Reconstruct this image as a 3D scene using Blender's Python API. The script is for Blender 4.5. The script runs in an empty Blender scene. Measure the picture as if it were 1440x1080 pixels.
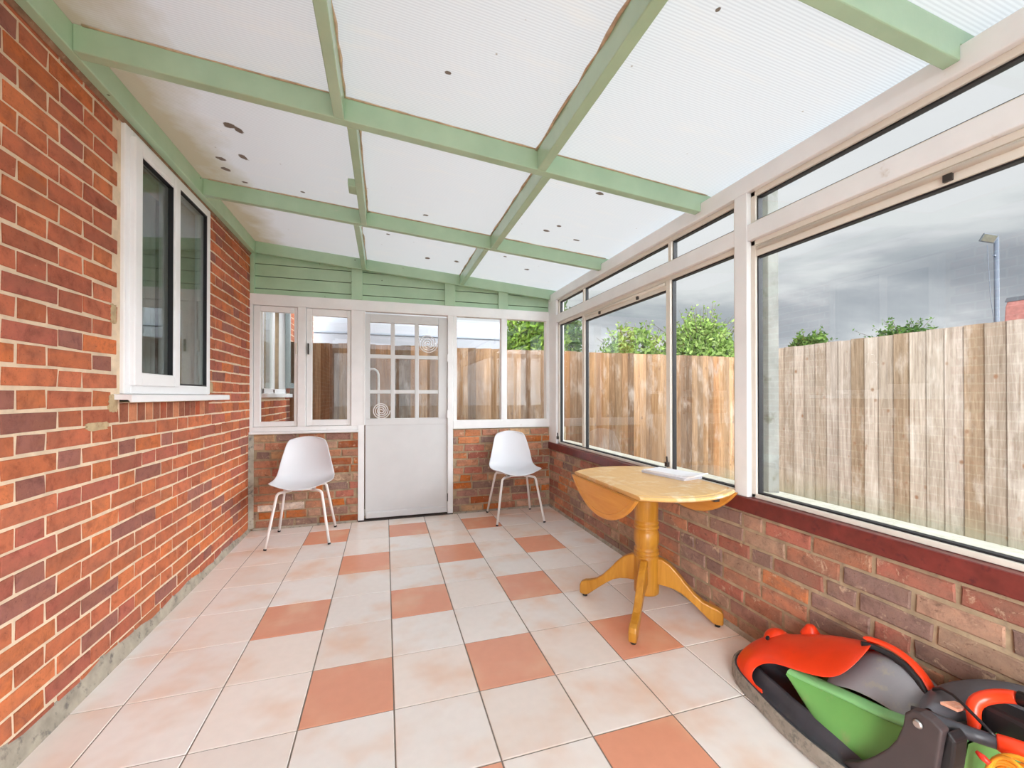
import bpy, bmesh, math, random
from mathutils import Vector, Matrix
import numpy as np
random.seed(7)
scene = bpy.context.scene
COL = scene.collection
R = math.radians

# ------------------------------------------------------------------ colour
def lin(c):
    c = c / 255.0
    return c / 12.92 if c <= 0.04045 else ((c + 0.055) / 1.055) ** 2.4
def rgb(r, g, b): return (lin(r), lin(g), lin(b), 1.0)

# ------------------------------------------------------------------ node helpers
class Mat:
    def __init__(s, name):
        s.m = bpy.data.materials.new(name); s.m.use_nodes = True
        s.nt = s.m.node_tree; s.nt.nodes.clear()
        s.out = s.nt.nodes.new('ShaderNodeOutputMaterial')
    def n(s, typ, **kw):
        nd = s.nt.nodes.new(typ)
        for k, v in kw.items():
            if k.startswith('i_'): nd.inputs[k[2:].replace('_', ' ')].default_value = v
            else: setattr(nd, k, v)
        return nd
    def l(s, a, b): s.nt.links.new(a, b)
    def coords(s, scale=(1, 1, 1), kind='Object'):
        tc = s.n('ShaderNodeTexCoord'); mp = s.n('ShaderNodeMapping'); mp.inputs['Scale'].default_value = scale
        s.l(tc.outputs[kind], mp.inputs['Vector']); return mp.outputs['Vector']
    def noise(s, vec, scale, detail=4, rough=.55, dist=0):
        nd = s.n('ShaderNodeTexNoise'); nd.inputs['Scale'].default_value = scale; nd.inputs['Detail'].default_value = detail
        nd.inputs['Roughness'].default_value = rough; nd.inputs['Distortion'].default_value = dist
        s.l(vec, nd.inputs['Vector']); return nd.outputs['Fac']
    def ramp(s, fac, stops):
        nd = s.n('ShaderNodeValToRGB'); e = nd.color_ramp.elements
        while len(e) < len(stops): e.new(0.5)
        for k, (p, c) in enumerate(stops): e[k].position = p; e[k].color = c
        s.l(fac, nd.inputs['Fac']); return nd.outputs['Color']
    def mix(s, fac, a, b, mode='MIX'):
        nd = s.n('ShaderNodeMix', data_type='RGBA', blend_type=mode)
        for v, i in ((fac, 0), (a, 6), (b, 7)):
            if hasattr(v, 'default_value') or hasattr(v, 'is_output'): s.l(v, nd.inputs[i])
            else: nd.inputs[i].default_value = v
        return nd.outputs[2]
    def math(s, op, a, b=0.5):
        nd = s.n('ShaderNodeMath', operation=op)
        for v, i in ((a, 0), (b, 1)):
            if hasattr(v, 'is_output'): s.l(v, nd.inputs[i])
            else: nd.inputs[i].default_value = v
        return nd.outputs[0]
    def bump(s, h, strength=.3, dist=.01):
        nd = s.n('ShaderNodeBump'); nd.inputs['Strength'].default_value = strength; nd.inputs['Distance'].default_value = dist
        s.l(h, nd.inputs['Height']); return nd.outputs['Normal']
    def bsdf(s, color, rough=.5, metallic=0., normal=None, spec=.5, coat=0.):
        b = s.n('ShaderNodeBsdfPrincipled')
        if hasattr(color, 'is_output'): s.l(color, b.inputs['Base Color'])
        else: b.inputs['Base Color'].default_value = color
        if hasattr(rough, 'is_output'): s.l(rough, b.inputs['Roughness'])
        else: b.inputs['Roughness'].default_value = rough
        b.inputs['Metallic'].default_value = metallic
        b.inputs['Specular IOR Level'].default_value = spec
        b.inputs['Coat Weight'].default_value = coat
        if normal is not None: s.l(normal, b.inputs['Normal'])
        s.l(b.outputs[0], s.out.inputs['Surface']); return b
    def attr(s, name='col'):
        a = s.n('ShaderNodeAttribute'); a.attribute_name = name; return a

WHITE1 = (1, 1, 1, 1); BLACK0 = (0, 0, 0, 1)
def simple(name, c, rough=.5, metallic=0., var=.06, scale=8., bump=0., bscale=60., spec=.5, coat=0., dirt=None, dirt_at=.62):
    m = Mat(name); v = m.coords()
    f = m.noise(v, scale, 5)
    lo = tuple(max(0, x * (1 - var * 2)) for x in c[:3]) + (1,); hi = tuple(min(1, x * (1 + var)) for x in c[:3]) + (1,)
    col = m.ramp(f, [(.3, lo), (.7, hi)])
    if dirt:
        d = m.noise(v, scale * 1.7, 6, .65)
        col = m.mix(m.ramp(d, [(dirt_at, BLACK0), (dirt_at + .14, WHITE1)]), col, dirt)
    nrm = m.bump(m.noise(v, bscale, 3), bump, .004) if bump else None
    m.bsdf(col, rough, metallic, nrm, spec, coat); return m.m

M = {}
M['white_paint'] = simple('white_paint', rgb(238, 239, 239), .42, var=.03, scale=5, bump=.12, bscale=40, dirt=rgb(205, 196, 184), dirt_at=.68)
M['door_paint'] = simple('door_paint', rgb(212, 213, 213), .42, var=.02, scale=5)
M['alu_cream'] = simple('cream_frame', rgb(226, 220, 208), .4, var=.03, scale=6, dirt=rgb(190, 178, 160), dirt_at=.7)
M['upvc'] = simple('upvc', rgb(243, 243, 244), .3, var=.01)
M['gasket'] = simple('gasket', rgb(28, 28, 32), .6)
M['dark_metal'] = simple('dark_metal', rgb(70, 62, 58), .5, .5)
M['steel'] = simple('steel', rgb(200, 198, 195), .3, .9)
M['chair_white'] = simple('chair_white', rgb(222, 223, 227), .38, var=.01, scale=3)
M['leg_white'] = simple('leg_white', rgb(238, 234, 230), .35, var=.02)
M['rubber'] = simple('rubber', rgb(26, 24, 24), .7)
M['red_sill'] = simple('red_sill', rgb(116, 48, 42), .32, var=.18, scale=14, bump=.1, dirt=rgb(86, 34, 36), dirt_at=.55)
M['orange_plastic'] = simple('orange_plastic', rgb(246, 66, 28), .28, var=.05, scale=9, dirt=rgb(214, 70, 40), dirt_at=.66)
M['green_plastic'] = simple('green_plastic', rgb(112, 172, 92), .36, var=.06, scale=6, dirt=rgb(140, 160, 104), dirt_at=.6)
M['lip_plastic'] = simple('pale_green_plastic', rgb(136, 198, 130), .34, var=.04, scale=12, dirt=rgb(170, 196, 150), dirt_at=.62)
M['charcoal'] = simple('charcoal_plastic', rgb(66, 66, 72), .42, var=.12, scale=12, bump=.1, dirt=rgb(98, 88, 78), dirt_at=.6)
M['dark_brown_plastic'] = simple('dark_brown_plastic', rgb(70, 60, 60), .45, var=.07, scale=10, bump=.08, dirt=rgb(92, 80, 76), dirt_at=.7)
M['rim_grey'] = simple('weathered_rim', rgb(150, 140, 128), .6, var=.12, scale=20, bump=.2, dirt=rgb(108, 104, 96), dirt_at=.5)
M['lid_smoke'] = simple('smoky_lid', rgb(146, 144, 148), .32, var=.08, scale=8, dirt=rgb(164, 156, 138), dirt_at=.55)
M['black_plastic'] = simple('black_plastic', rgb(34, 32, 34), .4, var=.1)
M['housing_grey'] = simple('housing_grey', rgb(92, 92, 98), .42, var=.1, scale=12, bump=.08, dirt=rgb(116, 110, 104), dirt_at=.62)
M['sticker'] = simple('sticker', rgb(236, 170, 140), .4, var=.08, scale=40, dirt=rgb(240, 205, 190), dirt_at=.5)
M['cable_orange'] = simple('cable_orange', rgb(240, 158, 42), .4, var=.06, scale=20)
M['cable_red'] = simple('cable_red', rgb(226, 52, 34), .4)
M['paper'] = simple('paper', rgb(238, 238, 242), .6, var=.02)
M['paper_grey'] = simple('paper_grey', rgb(206, 208, 218), .6, var=.03)
M['post_grey'] = simple('weathered_post', rgb(152, 152, 146), .8, var=.16, scale=7, bump=.3, dirt=rgb(112, 112, 98), dirt_at=.58)
M['caravan_white'] = simple('caravan_white', rgb(148, 151, 158), .35, var=.01)
M['caravan_trim'] = simple('caravan_trim', rgb(140, 148, 160), .4)
M['cement'] = simple('cement', rgb(168, 158, 142), .9, var=.14, scale=14, bump=.5, bscale=50, dirt=rgb(112, 106, 100), dirt_at=.54)
M['mossy_ledge'] = simple('mossy_ledge', rgb(226, 222, 206), .8, var=.08, scale=18, bump=.3, dirt=rgb(188, 186, 150), dirt_at=.56)
M['ground'] = simple('outside_ground', rgb(196, 192, 184), .95, var=.1, scale=5, bump=.3)
M['render_wall'] = simple('painted_render', rgb(226, 218, 206), .85, var=.04)
M['dark_room'] = simple('dark_room', rgb(58, 54, 52), .9)
M['curtain'] = simple('curtain', rgb(176, 172, 168), .8, var=.06)
M['batten'] = simple('rough_batten', rgb(150, 116, 90), .9, var=.2, scale=22, bump=.5, dirt=rgb(170, 146, 122), dirt_at=.58)
M['bark'] = simple('bark', rgb(88, 74, 60), .9, var=.2, scale=20, bump=.5)
M['roof_red'] = simple('roof_tile', rgb(132, 84, 78), .8, var=.12, scale=12)
M['galv'] = simple('galvanised', rgb(72, 80, 92), .6, .0, var=.06)
M['lamp_dark'] = simple('lamp_body', rgb(74, 78, 84), .5, .2)
M['lens'] = simple('lamp_lens', rgb(74, 70, 56), .5, .0, var=.2, scale=30)
M['wire_white'] = simple('wire_white', rgb(226, 222, 220), .35)
M['shaded_frame'] = simple('shaded_white_frame', rgb(150, 160, 160), .4)  # white casement frame, its shade put into the colour

def green_paint():
    m = Mat('green_paint'); v = m.coords()
    f = m.noise(v, 5, 5)
    c = m.ramp(f, [(.3, rgb(164, 196, 164)), (.7, rgb(178, 208, 176))])
    st = m.noise(m.coords((2, 2, 9)), 6, 6, .7)
    c = m.mix(m.ramp(st, [(.66, BLACK0), (.74, WHITE1)]), c, rgb(188, 204, 180))
    k = m.n('ShaderNodeTexVoronoi'); k.inputs['Scale'].default_value = 7; m.l(v, k.inputs['Vector'])
    c = m.mix(m.ramp(k.outputs['Distance'], [(.02, WHITE1), (.05, BLACK0)]), c, rgb(96, 104, 80))
    m.bsdf(c, .24, normal=m.bump(m.noise(m.coords((30, 30, 3)), 5, 3), .08, .003), spec=.7); return m.m
M['green_paint'] = green_paint()

def roof_sheet():
    m = Mat('polycarbonate_sheet'); tc = m.n('ShaderNodeTexCoord'); v = tc.outputs['Object']
    sep = m.n('ShaderNodeSeparateXYZ'); m.l(v, sep.inputs[0])
    # fine multiwall ribs running down the slope
    w = m.n('ShaderNodeTexWave', wave_type='BANDS', bands_direction='Y'); w.inputs['Scale'].default_value = 30; w.inputs['Distortion'].default_value = .15
    m.l(v, w.inputs['Vector'])
    c = m.mix(m.ramp(w.outputs['Fac'], [(.15, BLACK0), (.8, WHITE1)]), rgb(182, 188, 192), rgb(194, 200, 203))
    # long streaks of dirt along the ribs
    s1 = m.noise(m.coords((1.2, 7, 1)), 2.2, 6, .62)
    c = m.mix(m.ramp(s1, [(.55, BLACK0), (.8, (.4, .4, .4, 1))]), c, rgb(206, 202, 192))
    # grime settled along the house wall, with a ragged outline
    g = m.noise(v, 2.6, 6, .6)
    ax = m.math('ADD', m.math('MULTIPLY', m.math('SUBTRACT', g, .5), .5), sep.outputs['X'])
    c = m.mix(m.ramp(ax, [(.0, WHITE1), (1., BLACK0)]), c, c)
    gm = m.n('ShaderNodeMapRange'); gm.inputs['From Min'].default_value = -1.02; gm.inputs['From Max'].default_value = -.78
    gm.inputs['To Min'].default_value = .85; gm.inputs['To Max'].default_value = 0; m.l(ax, gm.inputs['Value'])
    c = m.mix(gm.outputs[0], c, rgb(150, 142, 112))
    # shade of leaves and insects on top, painted as dark spots in the colour
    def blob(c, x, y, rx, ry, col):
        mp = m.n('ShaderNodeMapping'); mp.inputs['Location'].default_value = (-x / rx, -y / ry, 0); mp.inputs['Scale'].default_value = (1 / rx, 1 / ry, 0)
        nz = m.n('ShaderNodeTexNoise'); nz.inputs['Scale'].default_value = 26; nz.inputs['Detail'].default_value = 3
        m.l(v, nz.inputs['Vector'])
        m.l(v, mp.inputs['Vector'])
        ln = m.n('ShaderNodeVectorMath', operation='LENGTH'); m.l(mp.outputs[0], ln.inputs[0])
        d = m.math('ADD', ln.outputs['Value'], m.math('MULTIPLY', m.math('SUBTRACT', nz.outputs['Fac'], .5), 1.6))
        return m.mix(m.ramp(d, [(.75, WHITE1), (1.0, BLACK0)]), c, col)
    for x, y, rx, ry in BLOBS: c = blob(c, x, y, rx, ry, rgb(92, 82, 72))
    k = m.n('ShaderNodeTexVoronoi'); k.inputs['Scale'].default_value = 9; m.l(v, k.inputs['Vector'])
    c = m.mix(m.ramp(k.outputs['Distance'], [(.015, WHITE1), (.05, BLACK0)]), c, rgb(140, 132, 120))
    tr = m.n('ShaderNodeBsdfTranslucent'); df = m.n('ShaderNodeBsdfDiffuse'); gl = m.n('ShaderNodeBsdfGlossy'); gl.inputs['Roughness'].default_value = .35
    m.l(c, tr.inputs['Color']); m.l(c, df.inputs['Color'])
    a = m.n('ShaderNodeMixShader'); a.inputs[0].default_value = .6; m.l(tr.outputs[0], a.inputs[1]); m.l(df.outputs[0], a.inputs[2])
    b = m.n('ShaderNodeMixShader'); b.inputs[0].default_value = .03; m.l(a.outputs[0], b.inputs[1]); m.l(gl.outputs[0], b.inputs[2])
    m.l(b.outputs[0], m.out.inputs['Surface']); return m.m
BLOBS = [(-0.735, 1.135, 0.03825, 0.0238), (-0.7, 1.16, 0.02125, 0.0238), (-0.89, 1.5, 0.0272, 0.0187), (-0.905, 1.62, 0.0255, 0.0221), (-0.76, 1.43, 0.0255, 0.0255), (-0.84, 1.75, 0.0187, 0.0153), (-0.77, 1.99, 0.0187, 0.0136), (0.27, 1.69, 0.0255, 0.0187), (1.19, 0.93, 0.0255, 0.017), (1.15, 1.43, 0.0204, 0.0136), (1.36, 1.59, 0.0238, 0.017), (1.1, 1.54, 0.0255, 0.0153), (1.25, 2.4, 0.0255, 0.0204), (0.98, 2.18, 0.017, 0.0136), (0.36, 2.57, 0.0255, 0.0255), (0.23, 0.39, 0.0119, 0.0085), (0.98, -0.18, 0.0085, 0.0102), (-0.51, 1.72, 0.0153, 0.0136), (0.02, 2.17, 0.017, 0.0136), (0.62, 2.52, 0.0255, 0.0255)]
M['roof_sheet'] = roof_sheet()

def glass(name='clear_glass', tint=(.97, .985, .98, 1), refl=1.0):
    m = Mat(name)
    t = m.n('ShaderNodeBsdfTransparent'); t.inputs['Color'].default_value = tint
    g = m.n('ShaderNodeBsdfGlossy'); g.inputs['Roughness'].default_value = .0
    ge = m.n('ShaderNodeNewGeometry'); dt = m.n('ShaderNodeVectorMath', operation='DOT_PRODUCT')
    m.l(ge.outputs['Incoming'], dt.inputs[0]); m.l(ge.outputs['True Normal'], dt.inputs[1])
    cs = m.math('ABSOLUTE', dt.outputs['Value']); om = m.math('SUBTRACT', 1.0, cs)
    k = m.math('MULTIPLY', m.math('ADD', .04, m.math('MULTIPLY', m.math('POWER', om, 5.0), .96)), refl)
    x = m.n('ShaderNodeMixShader'); m.l(k, x.inputs[0]); m.l(t.outputs[0], x.inputs[1]); m.l(g.outputs[0], x.inputs[2])
    m.l(x.outputs[0], m.out.inputs['Surface']); return m.m
M['glass'] = glass()
M['glass_dark'] = glass('double_glazing', (.9, .93, .92, 1), 1.25)

def brick_mat(name, worn, bumpy):
    m = Mat(name); v = m.coords(); a = m.attr()
    c = m.mix(1.0, a.outputs['Color'], m.ramp(m.noise(v, 16, 7, .7, .3), [(.25, (.50, .48, .5, 1)), (.5, (1, 1, 1, 1)), (.75, (1.22, 1.16, 1.08, 1))]), 'MULTIPLY')
    c = m.mix(m.ramp(m.noise(m.coords((1, 1, 1.7)), 5.5, 5, .6, .5), [(.45, BLACK0), (.68, (.6, .6, .6, 1))]), c, rgb(150, 96, 76) if not worn else rgb(150, 122, 104))
    sp = m.noise(v, 120, 4, .65)
    c = m.mix(m.ramp(sp, [(.62, BLACK0), (.72, (.7, .7, .7, 1))]), c, rgb(96, 58, 46))
    if worn:
        w = m.noise(v, 15, 7, .75, .8)
        c = m.mix(m.ramp(w, [(.575, BLACK0), (.66, (.75, .75, .75, 1))]), c, rgb(216, 188, 158))
        w2 = m.noise(m.coords((1.3, 1.3, 2)), 11, 7, .75, .4)
        c = m.mix(m.ramp(w2, [(.585, BLACK0), (.68, (.75, .75, .75, 1))]), c, rgb(104, 80, 68))
    else:
        w = m.noise(v, 9, 7, .75, .6)
        c = m.mix(m.ramp(w, [(.60, BLACK0), (.74, (.6, .6, .6, 1))]), c, rgb(118, 70, 62))
        w = m.noise(v, 34, 5, .7, .5)
        c = m.mix(m.ramp(w, [(.66, BLACK0), (.76, (.6, .6, .6, 1))]), c, rgb(214, 164, 130))
    m.bsdf(c, .85, normal=m.bump(m.noise(v, 45, 8, .75), bumpy, .010), spec=.25); return m.m
M['brick_house'] = brick_mat('house_brick', False, .5)
M['brick_old'] = brick_mat('reclaimed_brick', True, .9)
M['mortar_pale'] = simple('pale_mortar', rgb(226, 204, 176), .95, var=.08, scale=18, bump=.5, bscale=90, spec=.2)
M['mortar_dull'] = simple('dull_mortar', rgb(190, 168, 132), .95, var=.14, scale=18, bump=.5, bscale=60, spec=.2, dirt=rgb(160, 122, 92), dirt_at=.54)
M['mortar_brown'] = simple('brown_mortar', rgb(176, 156, 128), .95, var=.14, scale=16, bump=.6, bscale=70, spec=.2, dirt=rgb(146, 130, 110), dirt_at=.56)

def tile_mat():
    m = Mat('floor_tile'); v = m.coords(); a = m.attr()
    f = m.noise(v, 3.2, 3, .5)
    mr = m.n('ShaderNodeMapRange', interpolation_type='SMOOTHSTEP'); mr.inputs['From Min'].default_value = .45; mr.inputs['From Max'].default_value = .80
    mr.inputs['To Min'].default_value = 0; mr.inputs['To Max'].default_value = .75; m.l(f, mr.inputs['Value'])
    c = m.mix(mr.outputs[0], a.outputs['Color'], rgb(242, 200, 168))
    g = m.noise(v, 26, 3, .5)
    c = m.mix(1.0, c, m.ramp(g, [(.2, (.95, .95, .95, 1)), (.8, (1, 1, 1, 1))]), 'MULTIPLY')
    m.bsdf(c, .26, spec=.6); return m.m
M['tile'] = tile_mat()
M['grout'] = simple('grout', rgb(142, 134, 124), .95, var=.1, scale=6)

def wood(name, c1, c2, axis='Z', scale=9, rough=.35, wear=None, groove=None):
    m = Mat(name); sc = {'X': (.12, 1, 1), 'Y': (1, .12, 1), 'Z': (1, 1, .12)}[axis]
    v = m.coords(sc)
    f = m.noise(v, scale * 3, 6, .6, 1.2)
    c = m.ramp(f, [(.3, c1), (.7, c2)])
    if wear:
        w = m.noise(m.coords(), 9, 6, .65, .5)
        c = m.mix(m.ramp(w, [(.52, BLACK0), (.68, (.8, .8, .8, 1))]), c, wear)
    m.bsdf(c, rough, normal=m.bump(f, .08, .002), coat=.15); return m.m
M['pine'] = wood('honey_pine', rgb(178, 118, 28), rgb(204, 146, 52))
M['pine_x'] = wood('honey_pine_leaf', rgb(214, 142, 50), rgb(228, 162, 70), 'Y')
M['pine_top'] = wood('worn_pine_top', rgb(220, 172, 104), rgb(232, 188, 122), 'Y', wear=rgb(244, 226, 194))

def fence_mat():
    m = Mat('fence_board_wood'); a = m.attr(); v = m.coords((1, 1, .07))
    g = m.noise(v, 46, 6, .65, .8)
    g2 = m.noise(m.coords((1, 1, .035)), 16, 5, .7, 1.6)
    c = m.mix(1.0, a.outputs['Color'], m.ramp(g, [(.25, (.62, .57, .52, 1)), (.7, (1.12, 1.1, 1.08, 1))]), 'MULTIPLY')
    c = m.mix(1.0, c, m.ramp(g2, [(.32, (.66, .62, .58, 1)), (.62, (1.08, 1.07, 1.06, 1))]), 'MULTIPLY')
    k = m.n('ShaderNodeTexVoronoi'); k.inputs['Scale'].default_value = 7.0; m.l(m.coords((1.0, 1.0, .7)), k.inputs['Vector'])
    kd = m.math('ADD', k.outputs['Distance'], m.math('MULTIPLY', m.noise(m.coords(), 20, 3), .08))
    c = m.mix(m.ramp(kd, [(.10, WHITE1), (.19, BLACK0)]), c, rgb(120, 92, 72))
    st = m.noise(m.coords((3, 3, 1)), 2.4, 5, .65)
    c = m.mix(m.ramp(st, [(.52, BLACK0), (.8, (.55, .55, .55, 1))]), c, rgb(196, 188, 180))
    sep = m.n('ShaderNodeSeparateXYZ'); tc = m.n('ShaderNodeTexCoord'); m.l(tc.outputs['Object'], sep.inputs[0])
    z = m.math('ADD', sep.outputs['Z'], m.math('MULTIPLY', m.noise(m.coords(), 4, 4), .22))
    mr = m.n('ShaderNodeMapRange'); mr.inputs['From Min'].default_value = .05; mr.inputs['From Max'].default_value = .40
    mr.inputs['To Min'].default_value = .7; mr.inputs['To Max'].default_value = 0; m.l(z, mr.inputs['Value'])
    c = m.mix(mr.outputs[0], c, rgb(120, 124, 104))     # algae at the foot of the boards
    m.bsdf(c, .85, spec=.2, normal=m.bump(g, .2, .004)); return m.m
M['fence'] = fence_mat()

def leaf_mat():
    m = Mat('leaf'); a = m.attr()
    d = m.n('ShaderNodeBsdfDiffuse'); t = m.n('ShaderNodeBsdfTranslucent'); m.l(a.outputs['Color'], d.inputs['Color']); m.l(a.outputs['Color'], t.inputs['Color'])
    x = m.n('ShaderNodeMixShader'); x.inputs[0].default_value = .4; m.l(d.outputs[0], x.inputs[1]); m.l(t.outputs[0], x.inputs[2])
    m.l(x.outputs[0], m.out.inputs['Surface']); return m.m
M['leaf'] = leaf_mat()

# ------------------------------------------------------------------ mesh builder
class MB:
    def __init__(s): s.v = []; s.f = []; s.c = []; s.smooth = []
    def add(s, vs, fs, col=None, smooth=False):
        o = len(s.v); s.v += [tuple(v) for v in vs]
        s.f += [tuple(i + o for i in f) for f in fs]; s.smooth += [smooth] * len(fs)
        s.c += [col or (1, 1, 1, 1)] * len(vs); return s
    def box(s, x0, x1, y0, y1, z0, z1, col=None):
        v = [(x0, y0, z0), (x1, y0, z0), (x1, y1, z0), (x0, y1, z0), (x0, y0, z1), (x1, y0, z1), (x1, y1, z1), (x0, y1, z1)]
        return s.add(v, [(3, 2, 1, 0), (4, 5, 6, 7), (0, 1, 5, 4), (1, 2, 6, 5), (2, 3, 7, 6), (3, 0, 4, 7)], col)
    def hexa(s, bottom, top, col=None):
        return s.add(list(bottom) + list(top), [(3, 2, 1, 0), (4, 5, 6, 7), (0, 1, 5, 4), (1, 2, 6, 5), (2, 3, 7, 6), (3, 0, 4, 7)], col)
    def prism(s, poly, axis, a, b, col=None, smooth=False):
        def P(p, t): return (t, p[0], p[1]) if axis == 'x' else (p[0], t, p[1]) if axis == 'y' else (p[0], p[1], t)
        n = len(poly); vs = [P(p, a) for p in poly] + [P(p, b) for p in poly]
        s.add(vs, [tuple(range(n))[::-1], tuple(range(n, 2 * n))], col)
        o = len(s.v) - 2 * n
        for i in range(n):
            j = (i + 1) % n; s.f.append((o + i, o + j, o + n + j, o + n + i)); s.smooth.append(smooth)
        return s
    def tube(s, pts, r, seg=10, closed=False, col=None, caps=True):
        pts = [Vector(p) for p in pts]; n = len(pts); rs = r if hasattr(r, '__len__') else [r] * n
        rings = []; prev = None
        for i in range(n):
            if closed: t = pts[(i + 1) % n] - pts[i - 1]
            else: t = pts[min(i + 1, n - 1)] - pts[max(i - 1, 0)]
            t.normalize()
            if prev is None:
                u = t.orthogonal().normalized()
            else:
                u = prev - t * prev.dot(t); u.normalize()
            prev = u; w = t.cross(u)
            rings.append([pts[i] + (u * math.cos(2 * math.pi * k / seg) + w * math.sin(2 * math.pi * k / seg)) * rs[i] for k in range(seg)])
        o = len(s.v); s.v += [tuple(p) for ring in rings for p in ring]; s.c += [col or (1, 1, 1, 1)] * (n * seg)
        for i in range(n if closed else n - 1):
            for k in range(seg):
                a = o + i * seg + k; b = o + i * seg + (k + 1) % seg; j = ((i + 1) % n) * seg
                s.f.append((a, b, o + j + (k + 1) % seg, o + j + k)); s.smooth.append(True)
        if not closed and caps:
            s.f.append(tuple(o + k for k in range(seg))[::-1]); s.f.append(tuple(o + (n - 1) * seg + k for k in range(seg))); s.smooth += [False, False]
        return s
    def lathe(s, prof, cx, cy, seg=32, col=None):
        o = len(s.v); n = len(prof)
        for r, z in prof:
            for k in range(seg):
                a = 2 * math.pi * k / seg; s.v.append((cx + r * math.cos(a), cy + r * math.sin(a), z))
        s.c += [col or (1, 1, 1, 1)] * (n * seg)
        for i in range(n - 1):
            for k in range(seg):
                s.f.append((o + i * seg + k, o + i * seg + (k + 1) % seg, o + (i + 1) * seg + (k + 1) % seg, o + (i + 1) * seg + k)); s.smooth.append(True)
        s.f.append(tuple(o + k for k in range(seg))[::-1]); s.f.append(tuple(o + (n - 1) * seg + k for k in range(seg))); s.smooth += [False, False]
        return s
    def grid(s, rows, col=None):
        o = len(s.v); h = len(rows); w = len(rows[0])
        for r in rows: s.v += [tuple(p) for p in r]
        s.c += [col or (1, 1, 1, 1)] * (h * w)
        for i in range(h - 1):
            for k in range(w - 1):
                s.f.append((o + i * w + k, o + i * w + k + 1, o + (i + 1) * w + k + 1, o + (i + 1) * w + k)); s.smooth.append(True)
        return s
    def build(s, name, mat, parent=None, bevel=0., sub=0, solid=0., origin=None, seg=2):
        me = bpy.data.meshes.new(name)
        off = Vector(origin) if origin is not None else Vector((0, 0, 0))
        me.from_pydata([Vector(v) - off for v in s.v], [], s.f)
        me.polygons.foreach_set('use_smooth', s.smooth)
        at = me.color_attributes.new('col', 'FLOAT_COLOR', 'POINT'); at.data.foreach_set('color', np.array(s.c, dtype=np.float32).ravel())
        me.materials.append(mat); me.update()
        o = bpy.data.objects.new(name, me); COL.objects.link(o)
        if parent is not None:
            o.parent = parent
            if origin is None:
                q = parent; pos = Vector((0, 0, 0))
                while q is not None: pos += q.location; q = q.parent
                if pos.length > 0: me.transform(Matrix.Translation(-pos))
        elif origin is not None: o.location = off
        if solid: q = o.modifiers.new('solid', 'SOLIDIFY'); q.thickness = solid; q.offset = 0
        if sub: q = o.modifiers.new('sub', 'SUBSURF'); q.levels = sub; q.render_levels = sub
        if bevel:
            q = o.modifiers.new('bevel', 'BEVEL'); q.width = bevel; q.segments = seg; q.limit_method = 'ANGLE'; q.angle_limit = R(40)
        return o

def tag(o, label=None, cat=None, group=None, kind=None):
    if label: o['label'] = label
    if cat: o['category'] = cat
    if group: o['group'] = group
    if kind: o['kind'] = kind
    return o
def empty(name, loc=(0, 0, 0), **kw):
    o = bpy.data.objects.new(name, None); o.empty_display_size = .1; o.location = loc; COL.objects.link(o)
    return tag(o, **kw)
def S(o, label, cat): return tag(o, label, cat, kind='structure')

# ------------------------------------------------------------------ key dimensions (metres, camera above the origin)
XL, XR, YE, YB = -1.135, 1.69, 4.12, -1.75
SL = .0795
def zb(x): return 2.215 + SL * (1.69 - x)       # underside of the rafters
def zt(x): return zb(x) + .10                    # underside of the roof sheet

# ------------------------------------------------------------------ floor
def build_floor():
    g = MB().box(XL, XR, YB, YE, -.06, -.0035)
    fl = g.build('floor', M['grout']); S(fl, 'floor of cream and terracotta square tiles with grey grout', 'floor')
    t = MB(); T = .33; gp = .0026; ch = .0018
    for ci in range(-4, 6):
        for ri in range(-1, 18):
            x0 = .034 + ci * T; x1 = x0 + T; y1 = 3.933 - ri * T; y0 = y1 - T
            x0 += gp; x1 -= gp; y0 += gp; y1 -= gp
            x0 = max(x0, XL); x1 = min(x1, XR); y1 = min(y1, YE); y0 = max(y0, YB)
            if x1 - x0 < .004 or y1 - y0 < .004: continue
            red = (-2 <= ci <= 3) and ((ci % 2 == 0 and ri % 4 == 0) or (ci % 2 == 1 and ri % 4 == 2)) and ri >= 0
            j = random.uniform(.96, 1.03)
            c = rgb(238, 168, 138) if red else rgb(252, 249, 245)
            pk = 0 if red else random.choice([0, .05, .1, .2, .3]); pc = rgb(244, 214, 190)
            c = tuple(min(1, (v * (1 - pk) + q * pk) * j) for v, q in zip(c[:3], pc)) + (1,)
            v = [(x0, y0, -.0045), (x1, y0, -.0045), (x1, y1, -.0045), (x0, y1, -.0045)]
            w = [(x0, y0, -ch), (x1, y0, -ch), (x1, y1, -ch), (x0, y1, -ch)]
            u = [(x0 + ch, y0 + ch, 0), (x1 - ch, y0 + ch, 0), (x1 - ch, y1 - ch, 0), (x0 + ch, y1 - ch, 0)]
            t.add(v + w + u, [(8, 9, 10, 11)] + [(k, (k + 1) % 4, 4 + (k + 1) % 4, 4 + k) for k in range(4)] + [(4 + k, 4 + (k + 1) % 4, 8 + (k + 1) % 4, 8 + k) for k in range(4)], c)
    t.build('tiles', M['tile'], fl)
build_floor()
S(MB().box(-40, 60, -50, 60, -.40, -.25).build('ground', M['ground']), 'paved ground outside the lean-to', 'ground')

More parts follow.
